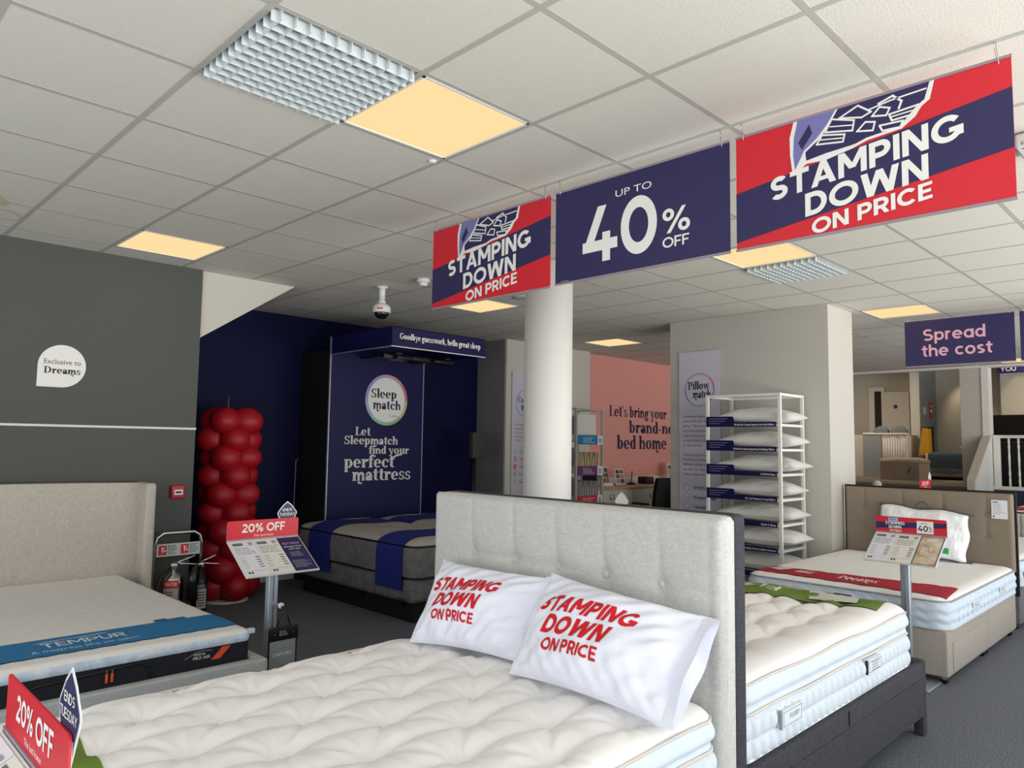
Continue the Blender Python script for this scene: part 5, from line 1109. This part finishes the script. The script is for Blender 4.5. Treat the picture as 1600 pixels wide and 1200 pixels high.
sl = [M('sleeve_white', (220, 218, 212), .5), M('sleeve_cream', (206, 190, 150), .4), M('sleeve_grey', (176, 172, 170), .4), M('sleeve_pink', (206, 176, 172), .4)]
for k, (z, m, nm) in enumerate(strips_):
    part('shelf', MB().box(X0, X1, Y0, Y1, z-.03, z-.015, rm), rk)
    mb = MB().box(X0+.02, X1-.12, Y0-.02, Y0-.014, z-.06, z+.06, m).box(X1-.12, X1-.02, Y0-.02, Y0-.014, z-.06, z+.06, paper); f = plane((X0, Y0-.02, z), (1, 0, 0), (0, 0, 1)); smallprint(mb, f, .12, .36, .03, -.04, .02, white_i, .25, k); rect2(mb, f, X1-X0-.095, -.04, X1-X0-.045, .03, greyink); part('shelf_label', mb, rk, nm+' shelf label with white corner')
    part('side_panel', MB().box(X0-.006, X0-.001, Y0+.03, Y1-.03, z+.07, z+.30, M('rack_side', (118, 116, 114), .6)), rk)
    n = 1 if k == 0 else 12
    if k == 0: single('sample_board', MB().rbox(X0+.03, X1-.05, Y0+.06, Y0+.2, z-.013, z+.34, sl[0], .01), 'large white sample board on the top shelf of the grey sample rack', 'sample')
    else:
        for q in range(n):
            x = X0+.05+q*.036; a = .02*((q*7) % 3-1)
            single('sample_sleeve', MB().prism([(x, z-.014), (x+.012, z-.014), (x+.012+a+.02, z+.24), (x+a+.02, z+.24)], 1, Y0+.01, Y0+.3, sl[k]), 'clear plastic sample sleeve in the row above the %s label of the grey rack' % nm, 'sample', 'sample sleeves above the %s label' % nm)
dk = thing('office_cabinet', 'long white office cabinet with oak worktop against the pink wall', 'cabinet', (8.4, 4.6, 0))
part('body', MB().box(6.95, 10.4, 4.34, 4.77, 0, .87, M('cabinet_cream', (206, 198, 184), .6)), dk); part('worktop', MB().rbox(6.92, 10.42, 4.30, 4.772, .87, .905, oak, .006), dk, 'oak worktop')
for k in range(7):
    x = 6.96+.49*k; o = part('door', MB().box(x+.004, x+.484, 4.322, 4.34, .06, .85, M('cabinet_cream')), dk)
    part('handle', MB().tube([(x+(.44 if k % 2 == 0 else .04), 4.31, .72), (x+(.44 if k % 2 == 0 else .04), 4.31, .80)], .008, steel, 8), o)
def leaflet(x, y, w, h, rz, lab, i):
    t = thing('brochure', lab, 'brochure', (x, y, .905), rz, 'brochures propped on the office cabinet'); mb = MB(); ti = .2
    a = [(sx*w/2, z*ti+d, z) for sx in (-1, 1) for z in (0.004, h) for d in (0, .006)]; mb.add(a, [(0, 1, 3, 2), (4, 6, 7, 5), (0, 4, 5, 1), (2, 3, 7, 6), (0, 2, 6, 4), (1, 5, 7, 3)], paper2)
    f = plane((-w/2, 0, 0.004), (1, 0, 0), (0, ti, 1), .002); 
    cols = [M('photo_brown', (120, 92, 76), .5), M('photo_tan', (186, 150, 124), .5), M('photo_dark', (60, 56, 58), .5)]
    for q in range(6): rect2(mb, f, .02+(q % 2)*(w/2-.01), .03+(q//2)*(h/3.4), (q % 2+1)*(w/2-.01)+.005, .02+(q//2+1)*(h/3.5), cols[(q+i) % 3])
    part('cover', mb, t, None, True)
leaflet(7.80, 4.7, .2, .27, .1, 'taller photo brochure propped on the office cabinet, behind another', 0); leaflet(7.92, 4.52, .2, .24, -.1, 'shorter photo brochure propped on the office cabinet, in front', 1); leaflet(9.55, 4.66, .24, .3, .1, 'photo brochure standing on the cabinet behind the black office chair', 2)
single('picture_frame', MB().box(7.3, 7.33, 4.5, 4.75, .905, 1.25, ink), 'thin dark folder standing on the cabinet right beside the grey sample rack', 'folder')
single('leaflet_stack', MB().rbox(7.42, 7.64, 4.45, 4.6, .905, .95, paper, .004), 'low stack of white leaflets on the office cabinet', 'leaflets')
t = thing('pen_holder', 'thin pen in a small dark stand on the office cabinet', 'pen stand', (8.22, 4.55, .905))
part('base', MB().lathe((8.22, 4.55, .905), [(.07, 0), (.05, .02), (.012, .035)], blackm, 16), t); part('pen', MB().tube([(8.22, 4.55, .93), (8.24, 4.55, 1.11)], .007, black, 6), t)
single('black_box', MB().rbox(8.56, 8.76, 4.5, 4.68, .905, 1.015, black, .02), 'small black box on the office cabinet under the pink wall', 'box')
t = thing('office_chair', 'black office chair at the white cabinet in the pink office', 'chair', (8.0, 3.95, 0))
x, y = 8.02, 3.9
bk = MB(); G = np.array([[(x+.23*(2*u-1)*(1-.25*v*v*v), y-.10-.04*v+.05*(2*u-1)**2, .5+.54*v) for v in np.linspace(0, 1, 14)] for u in np.linspace(0, 1, 14)]); bk.grid(G, blackm); G = G+np.array((0, .05, 0)); bk.grid(G, blackm, flip=True)
part('backrest', bk, t); part('seat', MB().rbox(x-.24, x+.24, y-.05, y+.42, .43, .51, blackm, .04), t); part('column', MB().tube([(x, y+.18, .08), (x, y+.18, .44)], .03, black), t)
bs = MB()
for q in range(5): a = q*2*math.pi/5; bs.tube([(x, y+.18, .1), (x+.28*math.cos(a), y+.18+.28*math.sin(a), .05)], .02, black).ball((x+.28*math.cos(a), y+.18+.28*math.sin(a), .03), .03, black, 10, 6)
part('base', bs, t)
for s_ in (-1, 1): part('armrest', MB().rbox(x+s_*.28-.03, x+s_*.28+.03, y+.0, y+.28, .66, .69, black, .01).tube([(x+s_*.28, y+.12, .66), (x+s_*.25, y+.14, .46)], .012, black), t)
t = thing('desk_divider', 'low pale grey office desk screen in front of the stone pier', 'desk', (8.25, 3.3, 0))
part('screen', MB().rbox(8.0, 8.6, 3.5, 3.54, .0, .98, M('screen_grey', (190, 194, 200), .6), .008), t); part('shelf', MB().rbox(7.9, 8.6, 3.3, 3.5, .7, .73, M('screen_grey'), .008), t)

# ------------------------------------------------------------------ raised shop behind
def baluster_obj(y, x, z0, z1, turned=True):
    pr = [(.016, 0), (.016, .12), (.011, .14), (.018, .2), (.012, .28), (.017, .45), (.012, .58), (.018, .64), (.011, .68), (.016, .70), (.016, z1-z0)] if turned else [(.014, 0), (.014, z1-z0)]
    return MB().lathe((x, y, z0), pr, white_p, 10)
t = thing('balustrade', 'white turned-spindle balustrade on the navy riser at the right', 'balustrade', (13.0, -.5, PZ))
part('handrail', MB().rbox(12.96, 13.04, -3.2, .84, 1.70, 1.75, white_p, .012), t); part('bottom_rail', MB().rbox(12.95, 13.05, -3.2, .84, PZ-.03, PZ+.03, white_p, .01), t); part('newel_post', MB().rbox(12.955, 13.045, .74, .83, PZ, 1.75, white_p, .008), t)
for k in range(14): part('baluster', baluster_obj(.62-.13*k, 13.0, PZ+.03, 1.70), t)
mb = MB().prism([(11.86, 0), (12.96, 0), (12.96, 1.74), (12.86, 1.74), (11.86, 1.07)], 1, .85, .93, white_p); mb.prism([(11.84, 1.07), (12.88, 1.77), (12.88, 1.73), (11.84, 1.03)], 1, .83, .95, M('rail_cream', (214, 204, 190), .5)); mb.box(11.8, 11.88, .84, .94, 0, 1.06, M('rail_cream'))
struct('trim_5', mb)
t = thing('balustrade', 'white slatted railing with grey end panel behind the beige ottoman', 'balustrade', (15.7, 3.2, PZ))
part('end_panel', MB().box(15.62, 15.68, 3.43, 3.80, PZ, 1.80, bluegrey), t, 'grey end panel'); part('handrail', MB().rbox(15.61, 15.69, 2.90, 3.80, 1.80, 1.84, white_p, .008), t); part('end_post', MB().box(15.62, 15.68, 2.90, 2.95, PZ, 1.8, white_p), t)
for k in range(9): part('baluster', baluster_obj(2.98+.05*k, 15.65, PZ, 1.8, False), t)
for y0, lb in ((3.62, 'grey-blue cushion showing above the railing end panel'), (3.24, 'grey-blue cushion above the white slats, left of the door handle')):
    single('cushion', loose_pillow(16.2, 16.34, y0-.15, y0+.18, 1.80, .2, 3, M('cushion_grey', (112, 120, 126), .9)), lb, 'cushion', 'cushions behind the slatted railing')
single('shelf_ledge', MB().box(15.9, 16.4, 2.93, 4.1, PZ, 1.8, M('ledge_cream', (206, 200, 190), .7)), 'pale low ledge behind the slatted railing', 'ledge')
t = thing('ottoman', 'beige upholstered ottoman box with domed lid on the raised carpet', 'ottoman', (14.85, 2.75, PZ))
ov = lambda k: [(14.6, 3.12), (14.5, 2.78), (14.62, 2.42), (15.1, 2.36), (15.2, 3.08)]
part('box', MB().prism(ov(0), 2, PZ, 1.24, M('ottoman_beige', (166, 152, 136), .9)), t)
c0 = (14.82, 2.75); ld = MB()
for k, (sc, z) in enumerate(((1.03, 1.24), (1.04, 1.27), (.95, 1.31), (.6, 1.335))): pass
prs = [[(c0[0]+(x-c0[0])*sc, c0[1]+(y-c0[1])*sc, z) for x, y in ov(0)] for sc, z in ((1.03, 1.235), (1.04, 1.27), (.95, 1.31), (.6, 1.34))]
vs = sum(prs, []); fs = [(5*i+k, 5*i+(k+1) % 5, 5*i+5+(k+1) % 5, 5*i+5+k) for i in range(3) for k in range(5)]+[(15, 16, 17, 18, 19)]; ld.add(vs, fs, M('ottoman_beige'), True); part('lid', ld, t)
part('tie', MB().tube([(14.56, 2.52, 1.18), (14.5, 2.58, 1.05), (14.53, 2.54, 1.18), (14.52, 2.46, 1.05)], .012, M('ottoman_tie', (140, 126, 112), .9), 6), t)
t = thing('double_bed', 'beige bed draped with a grey fringed throw in the raised shop', 'bed', (16.1, 2.2, PZ))
part('base', MB().rbox(15.5, 17.3, 1.55, 2.55, PZ+.06, 1.24, M('ottoman_beige'), .03), t); part('plinth', MB().box(15.56, 17.2, 1.6, 2.5, PZ, PZ+.06, blackm), t)
single('mattress', MB().rbox(15.5, 17.3, 1.55, 2.56, 1.24, 1.43, M('far_mattress', (214, 200, 188), .85), .05), 'pale mattress on the far bed with the grey throw', 'mattress')
single('pillow', loose_pillow(16.6, 17.2, 1.5, 2.2, 1.432, .3, 12, M('far_mattress')), 'large pale pillow at the head of the far bed', 'pillow')
mb = MB(); G = np.array([[(15.47-.03*min(1, 3*v) if v < .5 else 15.44+(v-.5)*1.0, 2.48-.62*u, (1.12+.66*v+.012*math.sin(20*u)) if v < .5 else 1.45) for v in np.linspace(0, 1, 16)] for u in np.linspace(0, 1, 30)]); mb.grid(G, teal); G2 = G+np.array((.012, 0, -.006)); mb.grid(G2, teal, flip=True)
for k in range(26): y = 2.48-.62*k/25; mb.tube([(15.44, y, 1.13), (15.445, y+.008*math.sin(k), 1.03)], .006, teal, 5)
single('throw', mb, 'grey fringed throw over the foot of the far beige bed', 'throw')
t = thing('folded_cover', 'bright yellow wedge-shaped cover standing by the far bed', 'cover', (16.2, 2.62, PZ))
part('cover', MB().prism([(2.79, 1.38), (2.585, 1.38), (2.595, 1.93), (2.70, 1.95)], 0, 15.9, 16.12, yellow), t); part('back', MB().prism([(2.82, 1.5), (2.56, PZ+.0), (2.56, 1.98), (2.78, 1.97)], 0, 16.125, 16.2, black), t, 'black back frame')
mb = MB(); f = plane((17.0, 2.858, 2.2), (1, 0, 0), (0, 0, 1)); 
mb.box(16.96, 17.18, 2.845, 2.857, 2.18, 2.55, M('notice_red', (190, 50, 60), .5)); f = plane((16.96, 2.845, 2.18), (1, 0, 0), (0, 0, 1)); rect2(mb, f, .03, .14, .19, .2, white_i); rect2(mb, f, .03, .26, .19, .29, white_i)
single('wall_notice', mb, 'small red notice on the grey partition in the raised shop', 'notice')
mb = MB().box(16.5, 16.72, 2.845, 2.857, 2.26, 2.42, M('notice_white', (206, 210, 212), .5)); single('wall_notice', mb, 'small white notice on the grey partition left of the red notice', 'notice')
t = thing('double_bed', 'tall black headboard bed behind the white spindle balustrade', 'bed', (14.6, .3, PZ))
part('headboard', MB().rbox(14.5, 14.62, -1.3, 1.19, PZ, 2.14, black, .03), t); part('side_rail', MB().rbox(13.3, 14.5, -1.0, 1.0, PZ, 1.65, blackm, .05), t)
single('light_switch', MB().rbox(17.47, 17.499, 2.28, 2.36, 1.9, 2.06, M('switch_brown', (120, 100, 86), .5), .004), 'small dark switch on the far wall beside the column', 'switch')
